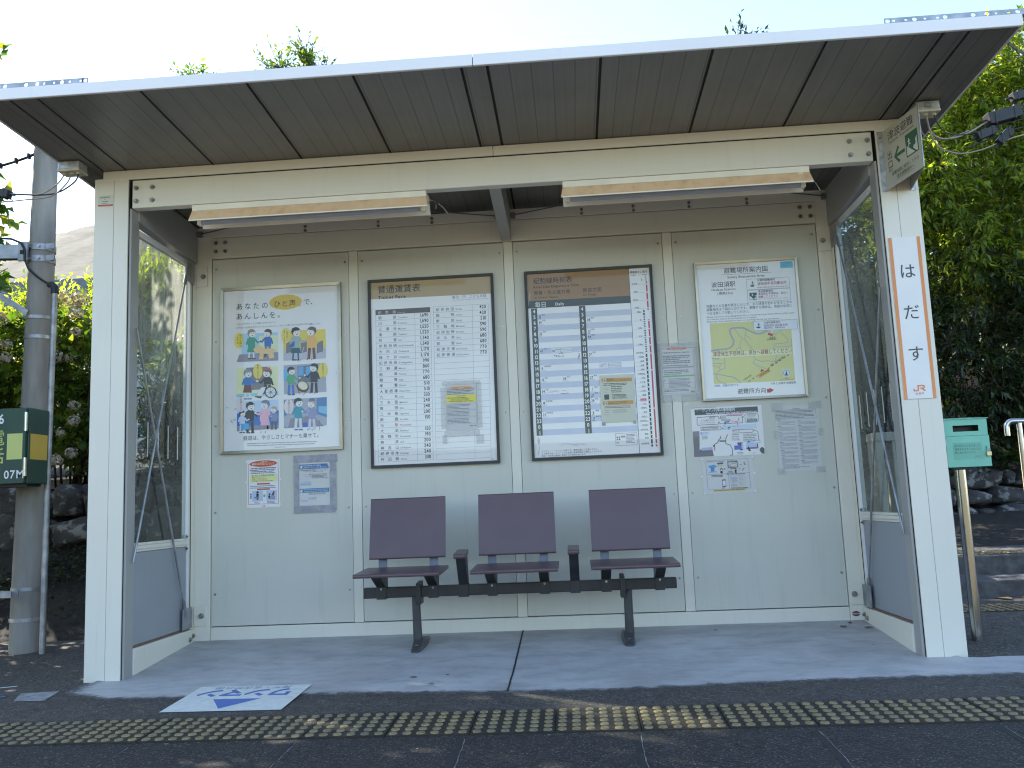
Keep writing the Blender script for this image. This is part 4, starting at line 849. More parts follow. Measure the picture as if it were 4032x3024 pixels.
for i, l in enumerate(('Please evacuate to the designated safety evacuation areas shown below in the event', 'of a disaster such as an earthquake or a tsunami.', 'Please pay close attention to your surroundings during the evacuation.')):
    s.text(l, 330 + i * 2, 969 + i * 36, 34, '#555b64', .1, width=(1315, 755, 1088)[i])
MO = 969
s.lay(1).quad((375, 1053), (1600, 985), (1672, MO + 947), (441, MO + 1007), YEL)
def road(pts, wd, c=RD): s.line([(x, y + MO) for x, y in pts], wd, c)
s.lay(2)
road([(405, 500), (520, 480), (640, 470), (700, 445), (735, 400), (742, 350), (720, 300), (690, 240), (680, 190), (700, 160), (770, 148), (880, 150), (960, 185), (1040, 225), (1110, 240), (1170, 232), (1240, 195)], 26)
for pts in ([(760, 165), (800, 235), (845, 285), (885, 310)], [(930, 180), (915, 260), (905, 320)], [(920, 262), (960, 285), (995, 325)], [(885, 318), (845, 355), (832, 420), (845, 470), (900, 520)], [(905, 322), (960, 400), (1010, 450), (1040, 545), (1065, 625), (1160, 662), (1250, 650), (1340, 660), (1372, 640), (1395, 560)], [(1450, 210), (1500, 260), (1560, 320), (1560, 365), (1480, 382), (1335, 398)], [(1615, 320), (1612, 420), (1560, 435), (1340, 440), (1340, 465), (1365, 480)], [(1240, 200), (1330, 225), (1370, 255), (1420, 205), (1470, 185)], [(1060, 632), (1040, 665), (1045, 690), (1110, 730), (1230, 772)], [(420, 690), (520, 690), (600, 690), (608, 650), (595, 600)], [(420, 720), (470, 745), (530, 745), (540, 710), (530, 695)], [(600, 695), (610, 760), (540, 790), (490, 830), (475, 880), (500, 950), (560, 985), (620, 1000)], [(520, 755), (535, 785)], [(835, 445), (790, 460), (780, 500)]): road(pts, 9)
road([(412, 612), (500, 622), (535, 595)], 22); road([(505, 490), (512, 515)], 22)
road([(430, 848), (520, 858), (640, 885), (720, 895), (790, 935), (850, 985)], 9, '#6fa3b4')
s.lay(3).quad((405, MO + 530), (1615, MO + 462), (1620, MO + 545), (412, MO + 612), '#dcdfb0')
s.lay(4).text('津波発生予想時は、高台へ避難してください', 428, MO + 583, 78, RED, .8, width=1180, rot=0)
s.lay(3)
for i in range(11):
    x = 965 + i * 58.5; y = MO + 968 - i * 39.5
    if 2.2 < i < 5: continue
    s.line([(x, y), (x + 27, y - 17)], 9, '#1d1f24')
s.lay(4).quad((1095, MO + 868), (1275, MO + 768), (1300, MO + 815), (1130, MO + 917), '#d9a545').poly([(1145, MO + 830), (1155, MO + 775), (1205, MO + 795)], RED)
s.lay(5).text('波田須駅', 1140, MO + 893, 44, '#4a2c14', .4, rot=-.50).text('尾鷲・名古屋方面→', 1300, MO + 738, 30, '#1d1f24', .3, rot=-.56).text('←新宮方面', 890, MO + 962, 30, '#1d1f24', .3, rot=-.56)
s.lay(3).quad((1035, 1020), (1695, 990), (1707, 1135), (1050, 1165), '#dfe3ea'); s.poly([(1310, 1155), (1340, 1153), (1305, 1215)], '#dfe3ea')
s.lay(4).line([(1037, 1022), (1695, 991), (1707, 1134), (1050, 1164), (1037, 1022)], 4, '#8b9098'); runner(1120, 1095, 1.15, GRN)
s.text('災害時避難場所', 1192, 1056, 38, '#2a2d33', .4, width=250).text('波田須多目的集会所', 1195, 1104, 46, RED, .4, width=360).text('標高約90m、距離約820m', 1198, 1134, 28, '#2a2d33', .4, width=315)
s.quad((1265, 1192), (1335, 1212), (1325, 1248), (1255, 1222), '#b0303a').text('波田須', 1280, MO + 310, 30, '#4a4a2c', .3).text('多目的集会所', 1243, MO + 338, 30, '#4a4a2c', .3, width=145)
s.quad((1475, MO + 785), (1590, MO + 777), (1600, MO + 888), (1485, MO + 893), '#c9d2da').lay(5).ell(1538, MO + 835, 46, 46, '#3c4258', 26).lay(6).ell(1538, MO + 835, 41, 41, '#d5dbe2', 26).poly([(1518, MO + 872), (1536, MO + 795), (1558, MO + 870)], '#1d2540')
s.lay(4).text('100m', 1512, MO + 924, 27, '#4a4a2c', .2).line([(1437, MO + 945), (1650, MO + 932)], 12, '#d3a23c')
s.lay(2).text('※標高、距離は目安です。', 445, MO + 1050, 40, '#5f76b4', .5, width=395).text('H29.2  JR東海 尾鷲駅長', 1303, MO + 1013, 40, '#33384a', .2, width=375).text('避難所方向', 798, MO + 1152, 88, '#15171c', .5, width=428)
s.quad((1243, MO + 1078), (1285, MO + 1076), (1290, MO + 1134), (1248, MO + 1136), '#b0303a').poly([(1282, MO + 1062), (1352, MO + 1094), (1292, MO + 1140)], '#b0303a')
s.quad((1437, 118), (1625, 107), (1635, 205), (1445, 216), '#5fb4cf').lay(3).lines(1465, 128, 1600, 3, 24, 9, '#3f8fae', 6, .5, -.05)
put(s, 'sheet', t4, o4)

# ================================================================== taped notices
def notice(name, label, x0, x1, z0, z1, quad, face, y=D + .0012, tapes=(), tmat=None, tilt=0):
    t_ = thing(name, label, 'notice', (x0, D, z0)); o_ = Vector((x0, D, z0))
    U = Vector((math.cos(tilt), 0, math.sin(tilt))); V = Vector((math.sin(tilt), 0, -math.cos(tilt)))
    s = Sheet((x0, y, z1), U, V, WALLN, x1 - x0, z1 - z0, quad, face, .0008)
    for k, (a, b_, c, d) in enumerate(tapes):       # x0,x1,z0,z1
        yy = y - .0042 - .0003 * k
        TB = MB().box(a, b_, yy, yy + .0002, c, d, tmat or CTAPE); TB.v = [tuple(Vector(p) - o_) for p in TB.v]; TB.build('tape', t_)
    return t_, o_, s
def dots(t_, o_, pts, y, r=.010, m=None):
    for i, (x, z) in enumerate(pts):
        b = MB(); n = 8
        b.add([(x + r * (1 if k % 2 else .5) * math.cos(k * math.pi / 4 + .4), y, z + r * (1 if k % 2 else .5) * math.sin(k * math.pi / 4 + .4)) for k in range(n)], [tuple(range(n))], m or PAPERW)
        b.v = [tuple(Vector(p) - o_) for p in b.v]; b.build('sticky_tab', t_)
# A: red oval guidance notice
t, o, s = notice('guidance_notice', 'small white notice with red oval heading and red border under the etiquette poster', .499, .694, .800, 1.074, [(150, 160), (775, 130), (790, 1030), (165, 1065)], PAPERW)
s.lay(1).line([(180, 238), (740, 205), (757, 965), (193, 998), (180, 238)], 7, '#b8503c').lay(2).ell(460, 220, 258, 60, '#c2502e', 30, -.06)
s.lay(3).text('−ご案内−', 358, 205, 40, '#e8d9a8', .5, width=200).text('乗降のお手伝いについて', 243, 256, 50, '#f0ece8', .8, width=430)
s.lay(2).lines(225, 312, 710, 4, 30, 20, '#5d6684', 11, .4, -.05).lines(380, 300, 710, 1, 30, 20, '#b04a55', 12, 0, -.05).lines(210, 345, 340, 1, 30, 20, '#b04a55', 13, 0, -.05)
s.quad((212, 437), (715, 408), (718, 552), (215, 580), '#dfe2a0').lay(3).text('車いすなどでご乗車の場合の受付窓口', 252, 470, 36, '#33383f', .5, width=420).text('JR東海テレフォンセンター', 252, 502, 32, '#5d6b62', .3, width=260).text('050-3772-3910', 250, 545, 46, '#d0813c', .8, width=275).lines(280, 552, 650, 1, 20, 14, '#6b7268', 14, 0, -.05)
s.lay(2).quad((345, 595), (590, 583), (592, 610), (347, 622), '#b8503c').quad((345, 698), (592, 686), (593, 712), (347, 724), '#b8503c').lines(218, 648, 720, 2, 34, 18, '#5d6684', 15, .3, -.05)
for a in (262, 525): s.lay(2).quad((a, 742 - (a > 300) * 15), (a + 198, 732 - (a > 300) * 15), (a + 200, 925 - (a > 300) * 18), (a + 3, 940 - (a > 300) * 18), '#b5c3dd')
s.lay(3).ell(360, 765, 22, 22, '#23262e', 14).poly([(335, 790), (385, 790), (380, 860), (340, 862)], '#23262e').poly([(295, 850), (390, 852), (385, 885), (298, 880)], '#7a7f8a').poly([(343, 880), (375, 880), (372, 908), (346, 908)], '#23262e')
s.ell(588, 800, 18, 18, '#23262e', 14).poly([(560, 825), (600, 822), (600, 875), (572, 885)], '#23262e').poly([(630, 790), (665, 730), (682, 745), (670, 820), (620, 825)], '#6b3d44').poly([(600, 835), (690, 825), (690, 895), (585, 895)], '#8f97a6')
s.lay(2).poly([(470, 808), (490, 806), (488, 790), (512, 826), (490, 865), (490, 845), (472, 846)], '#7fb04e')
for yy in (805, 840, 875): s.ell(235, yy, 17, 17, '#5b78b8', 14)
s.lines(305, 945, 410, 2, 20, 12, '#4a5266', 16, .1); s.lines(548, 930, 700, 2, 20, 12, '#4a5266', 17, .1); s.jr(445, 1000, 58, '#c2603c'); put(s, 'sheet', t, o)
dots(t, o, [(.500, 1.066), (.690, 1.069), (.497, .945), (.697, .957), (.504, .808), (.695, .815)], D - .0045)
# B: grey taped bullet-line notice
t, o, s = notice('service_information_notice', 'faded notice with two blue headings framed all round with dirty grey tape', .800, .992, .795, 1.062, [(1130, 130), (1760, 98), (1775, 980), (1135, 1010)], PAPER3,
                 tapes=((.774, 1.030, 1.045, 1.089), (.775, .806, .757, 1.062), (.985, 1.022, .770, 1.058), (.778, 1.016, .757, .800)), tmat=TAPE)
s.lay(1).quad((1155, 215), (1690, 185), (1725, 275), (1157, 303), '#3f6f9f').quad((1160, 670), (1728, 640), (1728, 718), (1162, 748), '#3f7aa3')
for a in (228, 682): s.lay(2).quad((1172, a + 8), (1212, a), (1214, a + 55), (1174, a + 60), '#c9d2dc')
s.lay(2).text('東海道新幹線の運行情報は、', 1230, 250, 34, '#dfe6ee', .4, width=365).text('JR東海ホームページをご覧ください', 1236, 285, 34, '#dfe6ee', .4, width=460).text('Please check service information of', 1236, 695, 27, '#dfe6ee', .3, width=460).text('Tokaido Shinkansen on the website', 1238, 728, 27, '#dfe6ee', .3, width=465)
s.text('東海道新幹線の運行情報をスマートフォン等で', 1178, 335, 30, '#3f444f', .3, width=520).text('リアルタイムにご確認いただけます。', 1228, 362, 28, '#3f444f', .3, width=410)
s.quad((1345, 380), (1378, 378), (1378, 410), (1345, 412), '#c98a98').lines(1390, 385, 1705, 4, 24, 15, '#5d636e', 21, .4, -.03).lines(1330, 745, 1680, 2, 20, 13, '#6b7078', 22, .2, -.04).lines(1330, 835, 1500, 2, 22, 12, '#7a7f88', 23, .2, -.04)
for a in (400, 440, 485, 530): s.line([(1200, a), (1370, a - 8)], 6, '#9aa3b5')
s.quad((1175, 560), (1380, 545), (1382, 600), (1178, 610), '#9fb0cc').quad((1180, 890), (1310, 880), (1312, 910), (1182, 915), '#9fb0cc'); put(s, 'sheet', t, o)
# C: notice taped across the mullion
t, o, s = notice('information_notice', 'pale notice with orange oval and green band taped between timetable and evacuation map', 2.900, 3.100, 1.330, 1.615, [(150, 380), (1190, 350), (1215, 1690), (190, 1720)], PAPER3, y=D - .0025,
                 tapes=((2.893, 3.122, 1.598, 1.632), (2.890, 2.914, 1.30, 1.60), (3.088, 3.116, 1.30, 1.60), (2.89, 3.11, 1.295, 1.338), (2.886, 2.897, 1.585, 1.645)))
s.lay(1).line([(190, 455), (1110, 430), (1155, 1640), (240, 1655), (190, 455)], 7, '#8d939b').lay(2).ell(650, 447, 305, 44, '#c4785c', 26, -.02).lay(3).lines(455, 425, 840, 2, 30, 20, '#e6d3c8', 31, .1)
s.lay(2).lines(245, 550, 1045, 1, 40, 32, '#6d737c', 32, 0, -.02).lines(250, 640, 1080, 5, 48, 36, '#6d737c', 33, .5, -.02).lines(255, 905, 1000, 1, 40, 30, '#6d737c', 34, 0, -.02)
s.quad((218, 950), (1130, 925), (1132, 965), (218, 990), '#9a9ea3').quad((240, 1180), (1125, 1158), (1127, 1195), (240, 1220), '#6fae68').lines(265, 1035, 1015, 3, 48, 30, '#6d737c', 35, .4, -.02)
s.line([(385, 1215), (395, 1520)], 5, '#8d939b').line([(240, 1390), (1145, 1365)], 5, '#8d939b').line([(245, 1530), (1150, 1510)], 5, '#8d939b').lines(400, 1260, 1030, 8, 32, 20, '#7a8088', 36, .5, -.02).lines(260, 1555, 990, 2, 34, 22, '#6d737c', 37, .3, -.02).lines(250, 1290, 320, 1, 30, 24, '#5d636c', 38, 0)
s.text('尾鷲駅長', 1005, 1622, 44, '#2a2d33', .6, width=130); put(s, 'sheet', t, o)
# D: torn one-man train notice
t, o, s = notice('boarding_guide_notice', 'torn and stained boarding guide with black heading strip below the evacuation map', 3.053, 3.445, .979, 1.255, [(140, 95), (1155, 60), (1205, 770), (190, 790)], PAPERW)
s.lay(1).quad((195, 118), (1100, 82), (1108, 165), (200, 198), '#20242c').lay(2).text('当駅での', 208, 142, 26, '#8d929c', .2, width=90).text('ワンマン列車の乗降案内', 302, 152, 54, '#eceef2', .7, width=475).text('How to get on/off the "one-man operated train"', 358, 186, 34, '#eceef2', .6, width=740)
BK = '#3d424c'
s.lay(2).line([(232, 230), (530, 215), (545, 252), (565, 252), (565, 215), (855, 205), (880, 230), (880, 315), (600, 325), (560, 325), (540, 292), (540, 328), (245, 340), (232, 320), (232, 230)], 7, BK)
s.text('2両目', 400, 250, 34, '#4a4f5a', .3).text('ドアは開きません', 285, 287, 30, '#5d626c', .2, width=200).text('Doors will not open', 275, 315, 24, '#8d6f7c', .1, width=215).text('1両目', 572, 252, 34, '#4a4f5a', .3).lines(572, 258, 720, 2, 18, 12, '#7a7f88', 41, .2)
s.quad((660, 190), (880, 180), (880, 200), (662, 210), '#d598b4').poly([(875, 172), (900, 188), (876, 208)], '#d598b4').line([(630, 345), (630, 302), (672, 298)], 22, '#4a6fb4').poly([(668, 282), (702, 297), (670, 315)], '#4a6fb4').line([(735, 297), (808, 297), (810, 345)], 20, '#d088b0').lay(3).ell(740, 298, 24, 24, '#ead2de', 18).text('②', 718, 315, 44, '#c07aa4', .3).ell(625, 352, 22, 22, '#e4e6ea', 18).text('①', 603, 368, 44, '#4a4f5a', .3).quad((822, 240), (832, 240), (832, 285), (822, 285), '#4f7894')
s.lay(2).line([(885, 240), (930, 188), (1090, 180), (1110, 205), (1110, 290), (1090, 308), (935, 312), (918, 290), (918, 235)], 6, BK).lines(945, 195, 1085, 4, 17, 11, '#8d9098', 42, .3).quad((945, 262), (1090, 258), (1092, 300), (947, 304), '#3d6478').lay(3).text('ワンマン', 957, 296, 36, '#e4e8ea', .7, width=120)
s.lay(1).quad((590, 348), (1080, 335), (1083, 398), (592, 410), '#b9ccdd').lay(2).ell(676, 382, 8, 14, '#20242c', 12).ell(697, 380, 8, 14, '#20242c', 12).ell(676, 404, 6, 6, '#20242c', 10).ell(697, 402, 6, 6, '#20242c', 10).line([(285, 370), (560, 355), (575, 385), (600, 392), (570, 402), (565, 410), (290, 416), (285, 370)], 6, BK).lines(300, 375, 550, 2, 20, 14, '#7a7f88', 43, .1, -.03).text('「あける」ボタン', 720, 378, 24, '#5d6b80', .2, width=135)
s.poly([(170, 428), (265, 422), (270, 690), (455, 715), (470, 780), (195, 788)], '#77757c').quad((262, 440), (410, 430), (412, 470), (265, 478), '#c8d4e4')
s.lay(3).text('乗り方', 278, 470, 38, '#4a6fb4', .6, width=105).line([(735, 430), (740, 415), (1020, 408), (1042, 432), (1020, 455), (740, 462)], 6, BK).text('降り方', 738, 450, 38, '#c98a98', .6, width=105).line([(1040, 420), (1100, 440), (1115, 560)], 6, BK)
s.lines(300, 490, 400, 3, 20, 12, '#8d9098', 44, .2).lines(725, 475, 850, 4, 26, 13, '#7a7f88', 45, .3).lines(890, 475, 1090, 5, 24, 13, '#7a7f88', 46, .3)
s.quad((800, 598), (885, 592), (888, 700), (850, 712), '#2c4f9a').quad((760, 640), (890, 632), (880, 690), (765, 700), '#4a78c0').poly([(815, 620), (830, 600), (835, 680)], '#c8485c').quad((865, 600), (880, 598), (882, 690), (868, 690), '#e0dce4').ell(968, 595, 20, 20, '#4a86d0', 16).quad((930, 600), (1090, 590), (1105, 690), (935, 692), '#b8cbe4').quad((930, 672), (1105, 660), (1107, 685), (932, 695), '#a06a94').quad((1088, 620), (1102, 618), (1104, 668), (1092, 670), '#2c3348').quad((1035, 572), (1130, 566), (1132, 600), (1038, 606), '#e2e6ec').line([(1035, 572), (1130, 566), (1132, 600), (1038, 606), (1035, 572)], 5, BK)
s.poly([(280, 690), (330, 660), (460, 700), (450, 720), (280, 722)], '#6f7076').poly([(300, 660), (420, 655), (425, 695), (300, 700)], '#b0b8d4').quad((420, 655), (450, 655), (450, 695), (422, 695), '#dba6ba')
s.lay(4).poly([(545, 560), (640, 560), (640, 582), (555, 582)], '#7a7a82').line([(560, 500), (570, 530), (545, 545), (525, 590), (480, 615), (485, 700)], 10, '#55555e').line([(665, 480), (640, 540), (640, 610), (700, 625), (735, 690), (735, 765)], 9, '#66666e').poly([(1130, 690), (1160, 665), (1195, 690), (1195, 765), (1155, 755), (1125, 715)], '#5d5d64').poly([(950, 690), (965, 650), (1000, 720), (980, 725)], '#3d3d46').poly([(455, 625), (480, 630), (465, 655)], '#2d2d36').line([(700, 775), (740, 770)], 7, '#3d3d46').line([(150, 100), (230, 90), (300, 95), (380, 88), (500, 85)], 5, '#77777e')
s.lines(800, 735, 900, 2, 20, 12, '#8d9098', 47, .2); s.lines(1030, 745, 1065, 1, 20, 12, '#8d9098', 48, .2); put(s, 'sheet', t, o)
# E: four box weather notice
t, o, s = notice('weather_notice', 'notice of four boxed drawings with cloud, screen and smartphone, fixed with white star tabs', 3.095, 3.375, .772, .968, [(305, 815), (1040, 800), (1055, 1305), (330, 1320)], PAPER3)
s.lay(1).line([(362, 845), (970, 825), (997, 1245), (388, 1262), (362, 845)], 4, '#6d727a').line([(672, 835), (695, 1252)], 4, '#6d727a').line([(375, 1045), (985, 1028)], 4, '#6d727a')
s.lay(2).text('急な大雨にともなうゲリラ豪雨の対応策', 385, 868, 19, '#2a2d33', .4, width=245).lines(675, 850, 830, 1, 18, 13, '#3d4048', 51, 0).lines(715, 1040, 945, 1, 18, 13, '#3d4048', 52, 0, -.02).lines(440, 1055, 630, 2, 18, 13, '#3d4048', 53, .1, -.03)
s.ell(430, 930, 32, 20, '#5f9cca', 16).ell(470, 922, 30, 20, '#5f9cca', 16).ell(500, 930, 18, 14, '#5f9cca', 14).quad((430, 935), (488, 935), (482, 1010), (436, 1012), '#4a86b8').line([(405, 1012), (515, 1005)], 16, '#7fb2d6')
for x in (552, 590): s.ell(x, 888 - (x > 570) * 3, 28, 13, '#5a5e70', 14); s.lay(3).line([(x - 5, 900), (x - 12, 915), (x + 2, 918), (x - 6, 935)], 7, '#d09a3c'); s.lay(2)
s.ell(585, 975, 20, 20, '#23262e', 14).poly([(570, 995), (602, 995), (604, 1030), (570, 1030)], '#23262e').lay(3).ell(585, 982, 13, 13, '#dfd9d4', 12).lay(2).ell(628, 970, 16, 13, '#8d929c', 12)
s.line([(683, 870), (815, 866), (820, 945), (688, 952), (683, 870)], 8, '#2d3038').line([(700, 925), (740, 890), (780, 895), (810, 870)], 5, '#5d626c').text('運転見合せ', 700, 945, 22, '#b05040', .4, width=105).poly([(710, 965), (800, 960), (805, 972), (706, 975)], '#23262e').ell(790, 995, 16, 16, '#23262e', 12).poly([(778, 1010), (802, 1010), (804, 1028), (778, 1028)], '#23262e')
for i in range(4): s.quad((905 + i * 4, 875 + i * 12), (922 + i * 4, 872 + i * 12), (923 + i * 4, 880 + i * 12), (906 + i * 4, 883 + i * 12), '#23262e').quad((905 - i * 7, 955 + i * 10), (918 - i * 7, 962 + i * 10), (914 - i * 7, 968 + i * 10), (900 - i * 7, 961 + i * 10), '#23262e')
s.line([(840, 860), (830, 1010)], 3, '#a0a4ac').lines(850, 905, 890, 1, 12, 10, '#3d4048', 54).lines(835, 965, 870, 1, 12, 10, '#3d4048', 55).lines(690, 1000, 765, 2, 14, 10, '#3d4048', 56)
s.poly([(590, 1120), (640, 1116), (648, 1218), (598, 1222)], '#2d3038').lay(3).poly([(597, 1134), (637, 1131), (643, 1205), (603, 1208)], '#d5dae2').lay(2).poly([(585, 1218), (640, 1222), (615, 1252), (585, 1252)], '#cf9aa6')
s.line([(712, 1070), (910, 1062), (925, 1215), (722, 1222), (712, 1070)], 3, '#a0a4ac').lines(720, 1085, 820, 3, 16, 12, '#9aa3c4', 57, .2).lines(730, 1130, 820, 5, 18, 9, '#8d929c', 58, .5).lines(830, 1070, 905, 8, 18, 8, '#a0a4ac', 59, .6).lines(715, 1235, 965, 1, 18, 13, '#3d4048', 60, 0)
s.ell(680, 1040, 26, 22, '#9aa0aa', 18).quad((458, 1268), (930, 1250), (932, 1275), (460, 1292), '#d6bf6f').lay(3).lines(470, 1270, 925, 1, 16, 12, '#7a4a2c', 61, 0, -.035)
put(s, 'sheet', t, o); dots(t, o, [(3.096, .965), (3.374, .968), (3.090, .869), (3.378, .878), (3.100, .775), (3.376, .779)], D - .0045, .009)
# F: small print notice
t, o, s = notice('regulations_notice', 'dense small print notice with clear tape at its corners at the right end of wall', 3.518, 3.752, .880, 1.243, [(1330, 60), (2000, 30), (2075, 1010), (1345, 1040)], PAPER3,
                 tapes=((3.497, 3.56, 1.215, 1.262), (3.70, 3.772, 1.222, 1.262), (3.500, 3.525, 1.06, 1.105), (3.742, 3.772, 1.07, 1.11), (3.505, 3.55, .862, .895), (3.715, 3.765, .866, .90)))
s.lay(1).text('ご利用案内', 1590, 102, 22, '#3d4048', .3, width=140).line([(1325, 118), (1970, 92), (1980, 220), (1335, 248), (1325, 118)], 4, '#6d727a').lines(1340, 130, 1965, 6, 19, 13, '#5d626c', 71, .3, -.04)
r7 = random.Random(5); y = 265
for cx0, cx1 in ((1345, 1665), (1672, 1985)):
    y = 262
    while y < 930:
        n = r7.randint(2, 5); s.lines(cx0 + (y - 262) * .07, y, cx0 + 70 + (y - 262) * .07, 1, 15, 10, '#4a4e57', int(y), 0, -.04)
        s.lines(cx0 + 14 + (y - 262) * .07, y + 17, cx1 + (y - 262) * .05, n, 14.5, 8, '#8a8f98', int(y) + 1, .6, -.04); y += 17 + n * 14.5 + 9
s.text('東海旅客鉄道株式会社', 1590, 978, 20, '#3d4048', .4, width=240, track=.2); put(s, 'sheet', t, o)
# on the fare table and on the timetable
t, o, s = notice('enquiry_notice', 'small notice with orange oval and yellow box stuck on the fare table', 1.668, 1.851, 1.188, 1.456, [(1250, 285), (1740, 265), (1755, 975), (1265, 1000)], PAPER3, y=D - .013,
                 tapes=((1.650, 1.870, 1.452, 1.475), (1.640, 1.668, 1.20, 1.44), (1.846, 1.876, 1.20, 1.46), (1.655, 1.86, 1.155, 1.186), (1.645, 1.672, 1.115, 1.165), (1.838, 1.882, 1.108, 1.16)))
s.lay(1).line([(1268, 345), (1730, 325), (1745, 900)], 3, '#8d929a').lay(2).ell(1495, 334, 180, 20, '#cf8a42', 26, -.03).lay(3).text('お知らせ', 1440, 346, 27, '#efe2b8', .5)
s.lay(2).lines(1275, 362, 1715, 4, 22, 15, '#5d626c', 81, .4, -.04).quad((1268, 450), (1722, 432), (1725, 548), (1270, 568), '#dccf3e').lay(3).text('運行状況のお問合せ', 1430, 470, 21, '#33383f', .5, width=140).lines(1285, 490, 1600, 1, 20, 14, '#55583c', 82, 0, -.04).lines(1340, 508, 1640, 2, 17, 11, '#6b6c3c', 83, .2, -.04).lines(1300, 545, 1700, 1, 17, 12, '#44472c', 84, 0, -.04)
for y in (585, 690, 800): s.lay(2).line([(1272, y), (1728, y - 20), (1732, y + 75), (1276, y + 95), (1272, y)], 3, '#8d929a').lines(1282, y + 12, 1640, 4, 20, 12, '#6d727c', y, .6, -.04)
s.text('尾鷲駅　駅長', 1620, 922, 20, '#33383f', .5, width=112); put(s, 'sheet', t, o)
t, o, s = notice('travel_information_notice', 'cream notice with two orange headings stuck over the lower right of the timetable', 2.551, 2.745, 1.193, 1.464, [(1200, 305), (1725, 275), (1768, 1003), (1240, 1025)], PAPERC, y=D - .0135, tapes=((2.553, 2.572, 1.178, 1.197), (2.728, 2.745, 1.180, 1.199)), tmat=TAPE)
OR = '#c08f3f'
s.lay(1).quad((1233, 350), (1698, 330), (1700, 388), (1236, 410), OR).quad((1252, 698), (1718, 676), (1720, 735), (1255, 757), OR)
for x, y in ((1265, 358), (1285, 705)): s.lay(2).quad((x, y), (x + 40, y - 2), (x + 40, y + 40), (x, y + 42), '#dcd8bc').lay(3).quad((x + 10, y + 8), (x + 30, y + 7), (x + 30, y + 32), (x + 10, y + 33), '#5d5848')
s.lay(2).text('運行情報は、', 1315, 370, 24, '#4a3f22', .4, width=130).text('JR東海のホームページ、アプリをご覧ください。', 1315, 394, 22, '#4a3f22', .4, width=370).text('Please check service information of', 1332, 715, 22, '#5a4318', .3, width=310).text('conventional lines on the website.', 1332, 738, 22, '#5a4318', .3, width=300)
s.lines(1265, 425, 1635, 2, 22, 15, '#4a4a3c', 91, .2, -.04).lines(1380, 468, 1560, 4, 27, 15, '#55553f', 92, .2, -.03).lines(1395, 590, 1635, 4, 18, 13, '#55553f', 93, .3, -.03).quad((1275, 595), (1348, 590), (1352, 668), (1280, 672), '#2f3330').lines(1283, 770, 1700, 2, 20, 13, '#6b6b55', 94, .4, -.03)
s.text('✓ train status information', 1390, 838, 22, '#55553f', .2, width=225).text('✓ train position information', 1392, 868, 22, '#55553f', .2, width=235)
for y in (495, 520, 560, 838, 870, 905): s.line([(1285, y), (1345, y - 5)], 4, '#8d8d78')
put(s, 'sheet', t, o)

# ================================================================== station name plate, tsunami sign, little stickers
t = thing('station_name_sign', 'vertical white station name plate with orange side stripes on the right post', 'sign', (3.930, 0, 1.17)); o = Vector((3.930, 0, 1.17))
s = Sheet((3.930, -.0052, 1.945), WALLU, WALLV, WALLN, .146, .775, [(0, 0), (146, 0), (146, 775), (0, 775)], PAPERW, .005, .0004)
s.lay(1).rect(0, 0, 15.5, 775, '#d8802c').rect(130.5, 0, 146, 775, '#d8802c')
for c, y in (('は', 195), ('だ', 393), ('す', 592)): s.lay(2).text(c, 73, y, 78, '#23222c', .75, align='c')
s.lay(2).jr(46, 712, 53, '#d8702c').lay(3).text('JR東海', 73, 756, 13, '#d8803c', .2, align='c'); put(s, 'plate', t, o)
t = thing('tsunami_evacuation_sign', 'wedge shaped tsunami evacuation sign with green arrow jutting from the top of right post', 'sign', (3.955, 0, 2.18)); o = Vector((3.955, 0, 2.18))
A, B_, C_ = Vector((3.950, -.006, 0)), Vector((4.008, -.302, 0)), Vector((4.062, -.006, 0)); zt, zb = 2.474, 2.181
def wedge(p, q, th=.0022):
    d = (q - p).normalized(); n = Vector((d.y, -d.x, 0)); b = MB()
    v = [(*(p + k).to_2d(), z) for z in (zb, zt) for k in ()]
    pts = [p, q, q - n * th, p - n * th]; b.hexa([(a.x, a.y, zb) for a in pts] + [(a.x, a.y, zt) for a in pts], SIGNF); return b
left_n = Vector(((B_ - A).normalized().y, -(B_ - A).normalized().x, 0))
if left_n.x > 0: left_n = -left_n
U_ = (B_ - A).normalized()
s = Sheet((A.x, A.y, zt), U_, WALLV, left_n, (B_ - A).length, zt - zb, [(985, 1155), (1287, 920), (1335, 1455), (1030, 1650)], SIGNF, .0025, .0004)
GS = '#1f5a44'; LW = (B_ - A).length
def sq(u, v): a = np.linalg.inv(s.H) @ np.array([u, v, 1.0]); return a[0] / a[2], a[1] / a[2]
def st_(txt, u, v, h, c, bold, w_=None):
    u0, v0 = u, v; m = ink(c); s.c += 1; ad = [glyph(ch, bold)[2] for ch in txt]; cond = (w_ / (sum(ad) * h)) if w_ else 1; p = 0
    for ch, a in zip(txt, ad):
        vs_, fs_, _ = glyph(ch, bold); s.add([s.P3(u0 + (p + gx) * cond * h, v0 - gy * h) for gx, gy in vs_], fs_, m); p += a
def sp(pts, c): s.c += 1; s.add([s.P3(u, v) for u, v in pts], [tuple(range(len(pts)))], ink(c))
s.lay(1); st_('津波避難', .042, .062, .048, '#22241f', .35, .215); st_('Tsunami  Evacuation', .045, .085, .0195, '#2f3029', .3, .212)
st_('出', .024, .152, .044, '#22241f', .7); st_('口', .024, .198, .044, '#22241f', .7); st_('Exit', .028, .216, .018, '#2f3029', .3)
st_('避難地図に掲載してある', .050, .241, .021, '#33342c', .4, .225); st_('津波避難場所へ', .085, .266, .021, '#33342c', .5, .15); sp([(.085, .271), (.235, .271), (.235, .2725), (.085, .2725)], '#55564c')
sp([(.082, .160), (.118, .118), (.130, .128), (.104, .152), (.172, .152), (.172, .168), (.104, .168), (.130, .192), (.118, .202)], GS)
